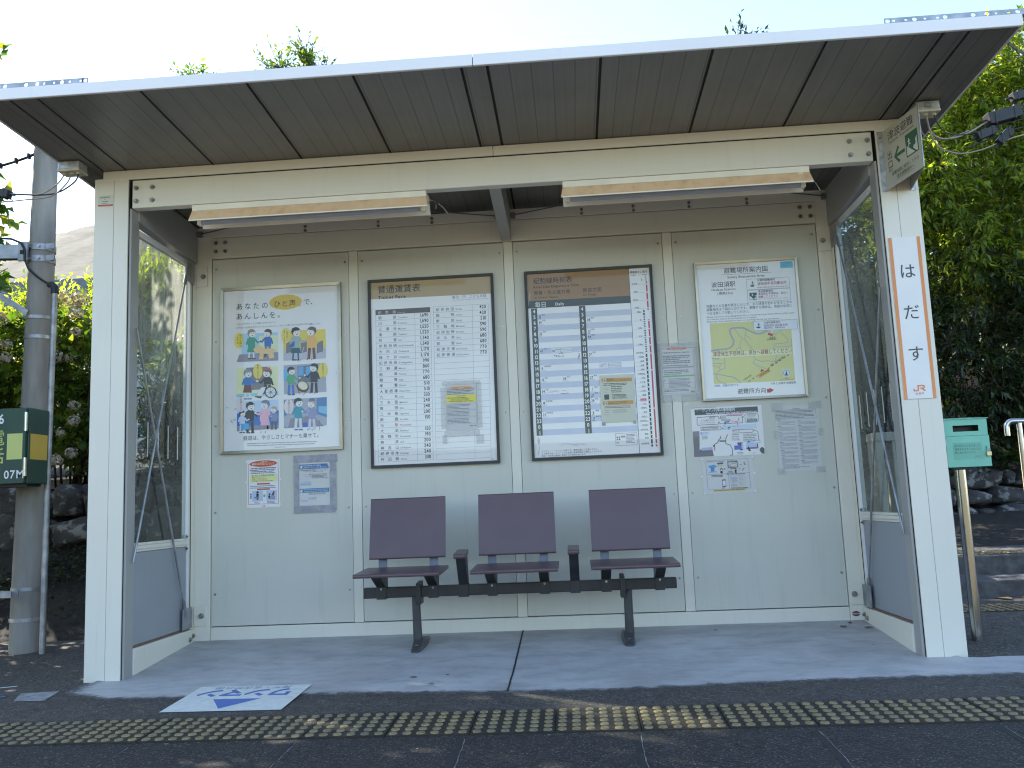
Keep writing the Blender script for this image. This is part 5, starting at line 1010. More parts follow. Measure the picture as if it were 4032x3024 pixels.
sp([(.182, .098), (.280, .098), (.280, .205), (.182, .205)], GS); s.lay(2); sp([(.189, .150), (.250, .199), (.189, .199)], '#cfd2c2'); sp([(.238, .178), (.252, .150), (.273, .130), (.273, .199), (.262, .199)], '#cfd2c2')
s.lay(3); sp([(.242, .166), (.236, .150), (.244, .138), (.262, .134), (.258, .146), (.262, .158), (.254, .168)], GS)
for a in ((.206, .121, .213, .128), (.207, .128, .214, .146), (.200, .132, .222, .136), (.205, .146, .210, .160), (.213, .146, .222, .152)): sp([(a[0], a[1]), (a[2], a[1]), (a[2], a[3]), (a[0], a[3])], '#dfe2d6')
put(s, 'sign_face', t, o)
b = MB(); n2 = Vector((1, .18, 0)).normalized(); pp = [B_ + Vector((.0005, 0, 0)), C_, C_ + n2 * .0025, B_ + n2 * .003]; b.hexa([(a.x, a.y, zb) for a in pp] + [(a.x, a.y, zt) for a in pp], SIGNF); b.v = [tuple(Vector(p) - o) for p in b.v]; b.build('rear_face', t)
b = MB(); b.tube([(B_.x, B_.y - .001, zb), (B_.x, B_.y - .001, zt)], .003, GALV, 8); b.v = [tuple(Vector(p) - o) for p in b.v]; b.build('edge_strip', t)
for x0, x1 in ((3.926, 3.952), (4.060, 4.084)):
    b = MB().box(x0, x1, -.004, -.0012, zb - .006, zt + .004, BOXTOP)
    for z in (zb + .03, (zb + zt) / 2 + .02, zt - .03): b.bolt(((x0 + x1) / 2, -.004, z), (0, -1, 0), .004, .005, BOLT, 8)
    b.v = [tuple(Vector(p) - o) for p in b.v]; b.build('mounting_flange', t)
s = Sheet((.018, -.0016, 2.412), WALLU, WALLV, WALLN, .080, .059, [(850, 1260), (982, 1258), (980, 1353), (850, 1360)], PAPERC, .001)
s.lay(1).text('携帯電話用', 868, 1285, 17, '#2a2d33', .5, width=90).text('号', 905, 1300, 12, '#3d4048', .3).lines(885, 1310, 945, 2, 15, 8, '#6d727c', 99, .1).quad((852, 1342), (980, 1338), (980, 1352), (852, 1357), '#c24a3c')
tag(s.build('post_sticker'), 'small white sticker with a red bottom edge at the top of left post', 'sticker')
s = Sheet((3.836, D - .0052, .116), WALLU, WALLV, WALLN, .046, .029, [(0, 0), (46, 0), (46, 29), (0, 29)], IVORY, .0006)
s.lay(1).ell(23, 14.5, 22, 13.5, '#4a2a2e', 28).lay(2).rect(3, 11, 43, 18, '#cfcac8').lay(3).lines(6, 12.5, 40, 1, 5, 4, '#5a3a3e', 3, 0)
tag(s.build('maker_sticker'), 'small dark oval maker sticker at the foot of the rear right post', 'sticker')

# ================================================================== floor stickers (read from inside the shelter)
def floor_sheet(O, U, w_, h_, quad, face):
    U = Vector(U).normalized(); N = Vector((0, -.05, 1)).normalized(); V = U.cross(N).normalized() * -1
    V = Vector((-U.y, U.x, 0)); V = Vector((U.y, -U.x, 0)); V = (V - N * V.dot(N)).normalized()
    return Sheet(O, U, V, N, w_, h_, quad, face, .0008, .0004)
STK = simple('white floor sticker', (.66, .67, .62), .6, 0, .1, 30)
s = floor_sheet((1.160, -.598, .0008 + gz(0, -.598) + .003), (-1, .02, 0), .508, .395, [(0, 0), (510, 0), (510, 400), (0, 400)], STK)
s.lay(1).poly([(150, 180), (360, 180), (275, 30)], '#2f62b8')
s.lay(1).text('ワンマン', 45, 325, 130, '#2f62b8', 2.6, width=425).text('尾鷲・名古屋方面', 80, 382, 46, '#7f8aa8', 1.2, width=350)
o = s.build('floor_sticker'); tag(o, 'white floor sticker with blue upside down lettering and arrow in front of the shelter', 'floor sticker')
OLDSTK = simple('worn grey floor sticker', (.26, .26, .26), .8, 0, .35, 25)
b = MB(); b.add([(x, y, gz(x, y) + .0024) for x, y in ((-.19, -.188), (-.02, -.165), (.012, -.338), (-.13, -.335))], [(0, 3, 2, 1)], OLDSTK); b.add([(x, y, gz(x, y) + .003) for x, y in ((-.27, -.225), (-.222, -.235), (-.228, -.262), (-.28, -.262))], [(0, 3, 2, 1)], ink('#4a6f9a'))
tag(b.build('worn_floor_sticker'), 'worn grey and blue remains of a floor sticker left of the shelter post', 'floor sticker')
b = MB(); b.add([(x, y, gz(x, y) + .0026) for x, y in ((-.50, -.10), (-.300, -.034), (-.302, -.052), (-.50, -.122))], [(0, 3, 2, 1)], STK); tag(b.build('painted_line'), kind='structure')

# ================================================================== tactile paving: 300 mm tiles, six by six worn studs
tb = MB(); tb.box(-.1485, .1485, -.1485, .1485, -.02, .004, TILE); tile_pts = []
for i in range(6):
    for j in range(6):
        x, y = -.125 + .05 * i, -.125 + .05 * j; n = 12; v = []
        for r_, z in ((.0165, .0040), (.0145, .0078), (.0115, .0088)):
            v += [(x + r_ * math.cos(2 * math.pi * k / n), y + r_ * math.sin(2 * math.pi * k / n), z) for k in range(n)]
        f = [(a * n + k, a * n + (k + 1) % n, (a + 1) * n + (k + 1) % n, (a + 1) * n + k) for a in range(2) for k in range(n)] + [tuple(2 * n + k for k in range(n))]
        tb.add(v, f, STUD, False)
t0 = None
for i in range(-10, 12):
    x = 2.118 + .3012 * i; y = -.852
    if t0 is None: t0 = tb.build('tactile_tile'); tag(t0, 'dark yellow tactile paving tile with round worn studs in the row along the platform', 'paving tile', 'tactile tiles along the platform'); o = t0
    else: o = t0.copy(); COL.objects.link(o)
    o.location = (x, y, gz(x, y) + .0015 + .0008 * math.sin(i * 2.3)); o.rotation_euler = (-.0 + math.atan(.036), 0, .004 * math.sin(i * 5.1))
for i in range(7):
    o = t0.copy(); COL.objects.link(o); o.location = (4.62 + .302 * i, 2.30, .2865); o.rotation_euler = (0, 0, 0); o['label'] = 'pale dusty tactile tile on the upper step right of the shelter'; o['group'] = 'tactile tiles on the step'
for i in range(4):
    o = t0.copy(); COL.objects.link(o); o.location = (4.62 + .302 * i, 1.10, .0663); o.rotation_euler = (0, 0, 0); o['label'] = 'faded tactile tile on the ground before the lower step'; o['group'] = 'tactile tiles before the steps'

# ================================================================== used ticket box on its pole
zb_ = gz(0, .26)
t = thing('ticket_collection_box', 'mint green used ticket box with padlock on a stainless pole right of the shelter', 'box', (4.27, .26, zb_)); o = Vector((4.27, .26, zb_))
def lp(b, name, parent=None, bevel=0, seg=2): b.v = [tuple(Vector(p) - o) for p in b.v]; return b.build(name, parent or t, bevel, seg)
yb0, yb1 = .252, .400
b = MB(); x0, x1 = 4.198, 4.404; z0, z1, zm = .852, 1.083, 1.002; sx0, sx1, sz0, sz1 = 4.240, 4.362, 1.023, 1.053
for a in ((x0, x1, yb0, yb0 + .002, sz1, z1), (x0, x1, yb0, yb0 + .002, zm, sz0), (x0, sx0, yb0, yb0 + .002, sz0, sz1), (sx1, x1, yb0, yb0 + .002, sz0, sz1), (x0, x0 + .002, yb0 + .002, yb1, z0, z1), (x1 - .002, x1, yb0 + .002, yb1, z0, z1), (x0 + .002, x1 - .002, yb1 - .002, yb1, z0, z1), (x0 + .002, x1 - .002, yb0 + .012, yb1 - .002, z0, z0 + .002)): b.box(*a, GREEN)
b.box(sx0 + .002, sx1 - .002, yb0 + .05, yb0 + .052, sz0 - .02, sz1 + .02, RUBBER); lp(b, 'casing')
lp(MB().hexa([(x0 - .004, yb0 - .006, 1.0835), (x1 + .005, yb0 - .006, 1.0835), (x1 + .005, yb1 + .005, 1.0835), (x0 - .004, yb1 + .005, 1.0835), (x0 - .004, yb0 - .006, 1.0865), (x1 + .005, yb0 - .006, 1.0865), (x1 - .02, yb1 - .03, 1.099), (x0 + .015, yb1 - .03, 1.099)], GREEN), 'lid')
dr_ = lp(MB().box(x0 + .001, x1 + .002, yb0 - .004, yb0 - .001, z0 - .002, zm - .0015, GREEN), 'door', None, .001)
s = Sheet((4.232, yb0 - .0052, .968), WALLU, WALLV, WALLN, .135, .080, [(0, 0), (135, 0), (135, 80), (0, 80)], simple('sun bleached label', (.17, .45, .335), .4, 0, .06, 12), .0006)
s.lay(1)
for i, (l, w2) in enumerate((('ありがとうございました', 122), ('使用ずみのきっぷはこの', 122), ('箱にお入れください', 100))): s.text(l, 5, 20 + i * 16, 12.5, '#3a5a52', .4, width=w2)
s.text('JR東海', 98, 72, 9.5, '#8d8a5c', .3); s.v = [tuple(Vector(p) - o) for p in s.v]; s.build('door_label', dr_)
for z in (.88, .96): lp(MB().tube([(x0 - .001, yb0 - .004, z), (x0 - .001, yb0 - .004, z + .03)], .0035, GALV, 8), 'hinge', dr_)
lp(MB().box(4.388, 4.398, yb0 - .012, yb0 - .004, .926, .950, GREEN), 'hasp', dr_, .001)
pk = lp(MB().box(4.382, 4.404, yb0 - .018, yb0 - .0065, .899, .921, BRASS), 'padlock', None, .002)
pts = [(4.386, yb0 - .012, .920)] + [(4.393 + .0068 * math.cos(math.pi * (1 - k / 8)), yb0 - .012, .930 + .0068 * math.sin(math.pi * (1 - k / 8))) for k in range(9)] + [(4.400, yb0 - .012, .920)]
lp(MB().tube(pts, .0017, GALV, 8), 'shackle', pk)
lp(MB().tube([(4.272, .30, zb_ - .01), (4.272, .30, .853)], .0265, STAIN, 28), 'pole')
lp(MB().box(4.23, 4.31, .27, .34, .838, .8515, DKMET), 'pole_plate', None, .002)
c = MB().tube([(4.222, .345, zb_), (4.222, .345, .95)], .016, BRKT, 14); tag(c.build('steel_pipe'), 'thin dark steel pipe standing close behind the ticket box pole', 'pipe')

# pale concrete frame and handrail beyond
b = MB()
b.box(4.296, 4.348, 1.56, 1.72, .0, 1.062, PALEC); b.box(4.402, 4.448, 1.56, 1.72, .0, 1.062, PALEC); b.box(4.296, 4.448, 1.555, 1.725, 1.0625, 1.118, PALEC)
tag(b.build('concrete_frame', None, .006), 'pale concrete frame of two legs seen through the right glass pane', 'concrete post')
t = thing('handrail', 'polished stainless handrail with bent end at right edge by the steps', 'handrail', (5.2, 1.6, .05)); o = Vector((5.2, 1.6, .05))
R_ = lambda b, n_: (setattr(b, 'v', [tuple(Vector(p) - o) for p in b.v]), b.build(n_, t))[1]
pts = [(5.132, 1.6, 1.062), (5.132, 1.6, 1.118)] + [(5.132 + .036 * (1 - math.cos(a)), 1.6, 1.118 + .036 * math.sin(a)) for a in (.4, .8, 1.2, 1.57)] + [(5.45, 1.66, 1.148), (6.6, 1.9, 1.30)]
R_(MB().tube(pts, .0185, STAIN, 16), 'rail')
for x, y, z1_ in ((5.212, 1.605, 1.14), (6.2, 1.82, 1.24)): R_(MB().tube([(x, y, .05), (x, y, z1_)], .0175, STAIN, 16), 'post')

# ================================================================== utility pole, phone box, brackets, cables
t = thing('utility_pole', 'grey concrete utility pole with steel bands and conduit standing left of the shelter', 'utility pole', (-.735, .703, .05)); o = Vector((-.735, .703, .05))
U = lambda b, n_, p=None, bevel=0: (setattr(b, 'v', [tuple(Vector(q) - o) for q in b.v]), b.build(n_, p or t, bevel))[1]
U(MB().tube([(-.735 + .010 * z, .703, z) for z in (.03, .8, 1.6, 2.4, 3.2)], [.088, .082, .076, .070, .064], CONC, 36), 'pole_shaft')
U(MB().tube([(-.588, .622, .02), (-.588, .622, 1.0), (-.576, .622, 2.085)], .0172, GALV, 16), 'conduit')
U(MB().tube([(-.576, .622, 2.08), (-.578, .622, 2.118), (-.592, .620, 2.135), (-.615, .618, 2.135)], [.022, .022, .02, .017], RUBBER, 14), 'conduit_elbow')
def band(z, r, h, m, name='steel_band'):
    n = 40; v = []; c = (-.735 + .010 * z, .703)
    for rr in (r, r + .004):
        for zz in (z - h / 2, z + h / 2): v += [(c[0] + rr * math.cos(2 * math.pi * k / n), c[1] + rr * math.sin(2 * math.pi * k / n), zz) for k in range(n)]
    f = []
    for k in range(n):
        k2 = (k + 1) % n; f += [(2 * n + k, 2 * n + k2, 3 * n + k2, 3 * n + k), (n + k, 3 * n + k, 3 * n + k2, n + k2), (k, k2, 2 * n + k2, 2 * n + k)]
    b = MB(); b.add(v, f, m, False); return b
for z, r in ((1.955, .0745), (1.838, .0755), (.40, .0855), (.232, .0868)): U(band(z, r, .020, GALV), 'steel_band')
for z in (2.375, 2.305):
    b = band(z, .0715, .036, GALV)
    for a in (-2.6, -2.0, -1.25, -.2): c, s_ = math.cos(a), math.sin(a); b.bolt((-.711 + .0755 * c, .703 + .0755 * s_, z), (c, s_, 0), .007, .012, BOLT)
    b.box(-.648, -.600, .640, .650, z - .016, z + .016, GALV); bd = U(b, 'clamp_band')
b = MB().hexa([(-1.9, .50, 2.33), (-.775, .615, 2.30), (-.775, .66, 2.30), (-1.9, .545, 2.33), (-1.9, .50, 2.43), (-.775, .615, 2.385), (-.775, .66, 2.385), (-1.9, .545, 2.43)], GALV)
arm = U(b, 'crossarm', None, .004)
U(MB().box(-.80, -.742, .606, .622, 2.285, 2.40, GALV).box(-.785, -.765, .602, .6065, 2.325, 2.350, RUBBER), 'arm_plate', arm, .002)
U(MB().hexa([(-1.30, .57, 2.325), (-.735, .60, 1.955), (-.735, .607, 1.955), (-1.30, .577, 2.325), (-1.30, .57, 2.365), (-.72, .60, 1.985), (-.72, .607, 1.985), (-1.30, .577, 2.365)], GALV), 'brace', arm)
c = MB().tube([(-1.15, .56, 2.42), (-.95, .58, 2.425), (-.83, .59, 2.415), (-.775, .597, 2.39), (-.755, .60, 2.35), (-.752, .60, 2.29), (-.735, .615, 2.235), (-.69, .63, 2.19), (-.64, .628, 2.155), (-.605, .62, 2.138)], .0065, RUBBER, 8); tag(c.build('black_cable'), 'black cable running from the crossarm down into the pole conduit', 'cable')
# phone box
t = thing('telephone_box', 'dark green railway telephone box with yellow reflective squares in front of the pole', 'telephone box', (-.7, .48, .05)); o = Vector((-.7, .48, .05))
bx0, bx1, by0, by1, z0, z1 = -.95, -.568, .385, .590, .978, 1.392
U(MB().box(bx0, bx1 - .0, by0 + .022, by1, z0, z1, DGREEN), 'case', None, .004)
dd = U(MB().box(bx0, bx1 + .004 - .012, by0, by0 + .020, z0 + .004, z1 - .006, DGREEN), 'door', None, .004)
for za, zb2 in ((1.262, 1.362), (1.018, 1.115)): U(MB().box(bx1 - .011, bx1 + .006, by0 - .007, by0 + .004, za, zb2, STAIN).tube([(bx1 - .002, by0 - .007, za - .002), (bx1 - .002, by0 - .007, zb2 + .002)], .007, STAIN, 12), 'hinge', dd)
U(MB().box(bx1 + .0004, bx1 + .0012, by0 + .035, by1 - .012, 1.110, 1.250, ink('#c9a93c')), 'side_reflector')
s = Sheet((bx0, by0 - .0012, z1 - .006), WALLU, WALLV, WALLN, bx1 - bx0 - .012, z1 - z0 - .010, [(0, 0), (370, 0), (370, 404), (0, 404)], DGREEN, .0008)
s.lay(1).rect(274, 136, 361, 276, '#b9c168').rect(12, 136, 99, 276, '#b9c168')
s.lay(2).text('06', 185, 78, 72, '#dfe2e6', .9, cond=.9).text('07M', 262, 378, 62, '#dfe2e6', .7, cond=.95).lay(1)
s.lay(2).text('電話', 170, 190, 92, '#b9bf62', .3, vert=True); s.v = [tuple(Vector(p) - o) for p in s.v]; s.build('door_lettering', dd)
U(MB().box(bx0 + .02, bx1 - .02, by0 + .05, by1 - .03, z0 - .014, z0, RUBBER), 'bottom_plate')
U(MB().tube([(-.856, .47, .03), (-.856, .47, z0 - .012)], .036, DKMET, 20), 'support_post')
U(MB().box(-.90, -.66, .44, .448, .372, .405, GALV).box(-.90, -.66, .5, .508, .372, .405, GALV), 'post_clamp')

# junction boxes under the roof ends, with their cables
def jbox(x, y, ztop, label):
    t_ = thing('junction_box', label, 'junction box', (x, y, ztop), 'junction boxes under the roof ends')
    MB().box(-.054, .054, -.04, .04, -.040, 0, BOXTOP).build('box_cover', t_, .003); MB().box(-.056, .056, -.043, .043, -.0515, -.0405, BOXBOT).build('box_base', t_, .002)
    for a in (-.038, 0, .036): MB().tube([(a, -.01, -.051), (a, -.01, -.060)], .010, BOXBOT, 12).build('cable_gland', t_)
    return t_
jl = jbox(-.050, -.12, 2.541, 'weathered junction box under the left roof corner beside the utility pole')
jr_ = jbox(4.105, -.14, 2.541, 'weathered junction box under the right roof corner behind the tsunami sign')
MB().box(-.014, .014, -.0465, -.0452, -.030, -.008, GALV).build('box_label', jr_)
def spl(pts, n=6):
    pts = [Vector(p) for p in pts]; out = []
    for i in range(len(pts) - 1):
        p0, p1, p2, p3 = pts[max(i - 1, 0)], pts[i], pts[i + 1], pts[min(i + 2, len(pts) - 1)]
        for k in range(n):
            u = k / n; out.append(.5 * ((2 * p1) + (p2 - p0) * u + (2 * p0 - 5 * p1 + 4 * p2 - p3) * u * u + (3 * p1 - p0 - 3 * p2 + p3) * u ** 3))
    return out + [pts[-1]]
def cable(pts, r, m, label, group=None): tag(MB().tube(spl(pts), r, m, 8).build('cable'), label, 'cable', group)
GL = 'cables drooping from the left junction box'; GR_ = 'cables drooping from the right junction box'
cable([(-.088, -.13, 2.482), (-.13, -.12, 2.44), (-.22, -.10, 2.405), (-.33, -.09, 2.412), (-.46, -.09, 2.43)], .0034, CABLE, 'thin beige cable drooping from the left junction box to the black cable joint', GL)
cable([(-.050, -.13, 2.482), (-.085, -.12, 2.435), (-.17, -.10, 2.388), (-.30, -.09, 2.382), (-.6, -.05, 2.392), (-1.5, .05, 2.44)], .0034, CABLE, 'thin lower cable drooping from the left junction box and leading off left', GL)
cable([(-.014, -.13, 2.482), (-.040, -.12, 2.445), (-.13, -.105, 2.404), (-.24, -.095, 2.400), (-.40, -.09, 2.418)], .0038, RUBBER, 'thick black cable drooping from the left junction box', GL)
cable([(4.067, -.15, 2.481), (4.085, -.14, 2.40), (4.14, -.12, 2.378), (4.22, -.10, 2.385), (4.32, -.09, 2.42)], .0028, CABLE, 'beige cable in a tight loop below the right junction box', GR_)
cable([(4.105, -.15, 2.481), (4.125, -.14, 2.40), (4.19, -.12, 2.375), (4.30, -.10, 2.40), (4.42, -.09, 2.462), (4.52, -.08, 2.48)], .0045, CABLE, 'thick beige cable sweeping from the right junction box to the black joint', GR_)
cable([(4.115, -.15, 2.40), (4.15, -.13, 2.34), (4.24, -.11, 2.305), (4.36, -.09, 2.32), (4.60, -.05, 2.40), (5.2, .05, 2.52)], .0034, CABLE, 'thin grey cable hanging lowest from the right junction box', GR_)
cable([(4.141, -.15, 2.481), (4.165, -.14, 2.43), (4.21, -.12, 2.40), (4.33, -.10, 2.40), (4.60, -.07, 2.47), (5.2, .02, 2.58)], .003, RUBBER, 'black cable leading from the right junction box to the right', GR_)
cable([(4.30, -.10, 2.33), (4.42, -.09, 2.375), (4.60, -.07, 2.43), (5.3, .04, 2.55)], .003, RUBBER, 'black cable passing through the lower cable joints', GR_)
JR = []
def joint(p, q, r, label, group):
    p, q = Vector(p), Vector(q); d = (q - p).normalized(); u = d.cross(Vector((0, 0, 1))).normalized(); w2 = u.cross(d); b = MB(); v = []
    for c in (p, q):
        for a, e in ((-1, -1), (1, -1), (1, 1), (-1, 1)): v.append(c + u * r * a + w2 * r * e)
    b.hexa(v, RUBBER); b.tube([p - d * .03, p], .006, RUBBER, 8).tube([q, q + d * .03], .006, RUBBER, 8)
    for k in (.2, .8): c = p + (q - p) * k; b.box(c.x - .004, c.x + .004, c.y - r * 1.1, c.y + r * 1.1, c.z - r * 1.25, c.z + r * 1.25, RUBBER)
    tag(b.build('cable_joint', None, .004), label, 'cable joint', group)
joint((-.395, -.09, 2.415), (-.52, -.08, 2.442), .020, 'black cable joint hanging level with the left junction box', 'cable joints')
joint((-.49, -.06, 2.385), (-.60, -.05, 2.395), .014, 'smaller black cable joint at the left edge under the first', 'cable joints')
joint((4.405, -.09, 2.463), (4.56, -.08, 2.500), .028, 'largest black cable joint hanging in front of the right tree', 'cable joints')
joint((4.345, -.10, 2.380), (4.435, -.09, 2.415), .019, 'black cable joint lower left of the largest one', 'cable joints')
joint((4.452, -.08, 2.352), (4.510, -.08, 2.412), .019, 'steeply tilted black cable joint below the largest one', 'cable joints')
joint((4.535, -.08, 2.572), (4.66, -.07, 2.60), .019, 'black cable joint above the others at the right edge', 'cable joints')
cable([(4.56, -.08, 2.50), (4.585, -.08, 2.54), (4.60, -.08, 2.57)], .004, RUBBER, 'short black cable between the largest and the upper cable joint', GR_)
# aerial cable with ties, upper left
b = MB(); pts = spl([(-2.2, .9, 2.90), (-1.3, .82, 2.93), (-.9, .78, 2.985), (-.74, .74, 3.03)]); b.tube(pts, .008, RUBBER, 8)
for k in range(3, len(pts), 2): p = pts[k]; b.box(p.x - .006, p.x + .006, p.y - .012, p.y + .012, p.z - .014, p.z + .018, RUBBER)
tag(b.build('aerial_cable'), 'dark aerial cable with ties running left from the top of the pole', 'cable')

# ================================================================== vegetation
def leaves_np(P, Dr, Nn, L, Wd, fold=.25, droop=.25):
    n = len(P); S = np.cross(Dr, Nn); S /= np.linalg.norm(S, axis=1, keepdims=True) + 1e-9; Nn = np.cross(S, Dr)
    L = L[:, None]; Wd = Wd[:, None]
    v = np.stack([P, P + Dr * L * .45 + S * Wd * .5 + Nn * Wd * fold, P + Dr * L * .5, P + Dr * L * .45 - S * Wd * .5 + Nn * Wd * fold, P + Dr * L - Nn * L * droop], 1).reshape(-1, 3)
    i = np.arange(n)[:, None] * 5; f = np.concatenate([i + [0, 2, 1], i + [0, 3, 2], i + [1, 2, 4], i + [2, 3, 4]], 1).reshape(-1, 3); return v, f
def tri_obj(name, v, f, m, parent=None):
    me = bpy.data.meshes.new(name); me.vertices.add(len(v)); me.vertices.foreach_set('co', v.astype(np.float32).ravel())
    me.loops.add(f.size); me.loops.foreach_set('vertex_index', f.astype(np.int32).ravel()); me.polygons.add(len(f)); me.polygons.foreach_set('loop_start', np.arange(len(f), dtype=np.int32) * 3); me.materials.append(m); me.update(calc_edges=True); me.validate()
    o = bpy.data.objects.new(name, me); COL.objects.link(o)
    if parent is not None: o.parent = parent
    return o
def unit(a): return a / (np.linalg.norm(a, axis=-1, keepdims=True) + 1e-9)
def crown(blobs, twigs, per, L, Wd, rnd, droop=.25, hang=.1, shell=.55, twl=.22):
    """leaf sprays: twigs scattered through ellipsoids, leaves alternate along each twig; returns leaf arrays and twig segments"""
    vol = np.array([b[3] * b[4] * b[5] for b in blobs]) ** .67; cnt = (vol / vol.sum() * twigs).astype(int) + 14; PP = []; DD = []; SEG = []
    for (cx, cy, cz, rx, ry, rz2), n in zip(blobs, cnt):
        d = unit(rnd.normal(size=(n, 3))); rad = (shell + (1 - shell) * rnd.random((n, 1)) ** .7) * (1 + .16 * np.sin(d[:, :1] * 7 + cx) * np.cos(d[:, 2:] * 6 + cz)); p = d * rad * np.array([rx, ry, rz2]) + np.array([cx, cy, cz])
        dr = unit(d * np.array([1, 1, .6]) + rnd.normal(size=(n, 3)) * .45 + np.array([0, 0, .15 - hang])); PP.append(p); DD.append(dr)
    P = np.concatenate(PP); Dr = np.concatenate(DD); n = len(P); tl = twl * rnd.uniform(.6, 1.4, (n, 1)); LP = []; LD = []
    for k in range(per):
        u = (k + .6) / per; side = unit(np.cross(Dr, rnd.normal(size=(n, 3)))); LP.append(P + Dr * tl * (u - .5) + np.array([0, 0, -1]) * tl * hang * u * u); LD.append(unit(Dr * (.45 + .5 * u) + side * .8 + np.array([0, 0, -hang * 1.2]) + rnd.normal(size=(n, 3)) * .12))
    LP = np.concatenate(LP); LD = np.concatenate(LD); N = unit(np.array([0, 0, 1.0]) + rnd.normal(size=LP.shape) * .42); m = len(LP)
    v, f = leaves_np(LP, LD, N, L * rnd.uniform(.65, 1.25, m), Wd * rnd.uniform(.7, 1.2, m), .22, droop); return v, f, P - Dr * tl * .5, P + Dr * tl * .45
def sticks(name, A, B, r, m, parent=None, base=None):
    d = unit(B - A); s1 = unit(np.cross(d, np.array([.3, .2, .93]))); s2 = np.cross(d, s1); n = len(A); v = []
    for c, rr in ((A, r), (B, r * .55)):
        for k in range(3): a = 2 * math.pi * k / 3; v.append(c + (s1 * math.cos(a) + s2 * math.sin(a)) * rr)
    v = np.stack(v, 1).reshape(-1, 3); i = np.arange(n)[:, None] * 6; q = np.concatenate([i + [0, 1, 4], i + [0, 4, 3], i + [1, 2, 5], i + [1, 5, 4], i + [2, 0, 3], i + [2, 3, 5]], 1).reshape(-1, 3); return tri_obj(name, v, q, m, parent)
def limb_tree(b, base, top, r0, limbs, m):
    b.tube(spl([base, Vector(base).lerp(Vector(top), .5) + Vector((.06, .03, 0)), top]), [r0 * (1 - .65 * i / 12) for i in range(13)], m, 12)
    for p, q, r in limbs:
        p, q = Vector(p), Vector(q); mid = p.lerp(q, .5) + Vector((.05, -.04, .08)); b.tube(spl([p, mid, q]), [r * (1 - .7 * i / 12) for i in range(13)], m, 8)
def tree(name, label, cat, base, top, r0, blobs, twigs, per, L, Wd, m, seed, group=None, droop=.25, hang=.1, shell=.5, extra=(), twl=.22, tw_r=.004):
    rnd = np.random.default_rng(seed); t_ = thing(name, label, cat, base, group); bo = np.array(base); b = MB()
    limbs = [((Vector(base).lerp(Vector(top), .45 + .05 * (i % 5))), (c[0], c[1], c[2]), r0 * .45) for i, c in enumerate(blobs)] + list(extra)
    limb_tree(b, base, top, r0, limbs, BARK); b.v = [tuple(Vector(p) - Vector(base)) for p in b.v]; b.build('trunk', t_)
    v, f, A, B = crown(blobs, twigs, per, L, Wd, rnd, droop, hang, shell, twl); c = tri_obj('crown', v - bo, f, m, t_); sticks('twigs', A - bo, B - bo, tw_r, TWIG, c); return t_
GT = 'evergreens right of the shelter'
tree('evergreen_tree', 'tall laurel leaved evergreen with sunlit top behind the right roof corner', 'tree', (6.9, 5.6, 1.0), (6.9, 5.6, 4.2), .14,
     [(6.7, 4.9, 4.25, .75, .7, .55), (7.6, 5.1, 4.35, .9, .8, .75), (6.0, 4.6, 3.75, .55, .55, .5), (7.2, 4.5, 3.5, .8, .6, .6), (6.4, 4.6, 3.1, .6, .55, .5), (8.2, 5.0, 3.4, .8, .7, .8), (7.9, 5.4, 5.0, .8, .7, .5), (6.55, 4.7, 4.72, .55, .45, .42), (7.2, 4.9, 5.15, .65, .5, .45), (6.05, 4.6, 4.3, .42, .4, .42), (5.7, 4.6, 3.6, .45, .4, .5)], 4200, 9, .105, .030, LAUREL, 21, GT, .3, .25, .35,
     [((6.9, 5.5, 3.6), (5.62, 4.4, 3.83), .055), ((7.3, 5.4, 4.2), (6.25, 4.6, 4.93), .03)])
tree('evergreen_tree', 'broad dark evergreen filling the space between right post and handrail', 'tree', (6.2, 5.2, .95), (6.2, 5.2, 2.6), .10,
     [(5.6, 4.75, 2.55, .6, .5, .6), (6.5, 4.7, 2.6, .75, .5, .65), (5.2, 4.75, 1.75, .6, .45, .6), (6.2, 4.6, 1.75, .75, .5, .6), (7.2, 4.8, 2.2, .7, .6, .9), (6.9, 4.7, 1.45, .7, .45, .5)], 2300, 9, .090, .028, DARKLF, 22, GT, .3, .15, .35)
tree('evergreen_tree', 'dark evergreen standing behind the right glass pane', 'tree', (4.7, 5.3, .95), (4.7, 5.3, 2.8), .09,
     [(4.6, 4.9, 2.6, .6, .5, .7), (4.1, 5.0, 1.9, .6, .45, .7), (5.0, 4.9, 1.8, .5, .45, .6), (4.6, 4.8, 1.35, .7, .4, .4), (3.8, 4.7, 3.0, .7, .5, .6), (4.30, 3.7, 2.1, .5, .3, .8), (4.7, 3.8, 3.1, .5, .35, .6), (4.55, 3.9, 1.5, .5, .3, .5)], 2300, 9, .09, .028, DARKLF, 23, GT, .3, .15, .35)
tree('leafy_branch_tree', 'slender tree reaching a sparse leafy bough over the right roof corner', 'tree', (8.6, 4.2, .9), (8.1, 4.2, 5.0), .06,
     [(7.65, 4.1, 5.15, .4, .35, .30), (7.0, 4.0, 5.12, .30, .2, .12), (6.55, 4.0, 5.02, .22, .16, .12)], 120, 7, .10, .032, LAUREL, 24, None, .3, .25, .2,
     [((8.1, 4.2, 4.9), (6.35, 4.0, 5.00), .018), ((7.6, 4.1, 5.1), (6.7, 4.0, 4.86), .010)], .2)
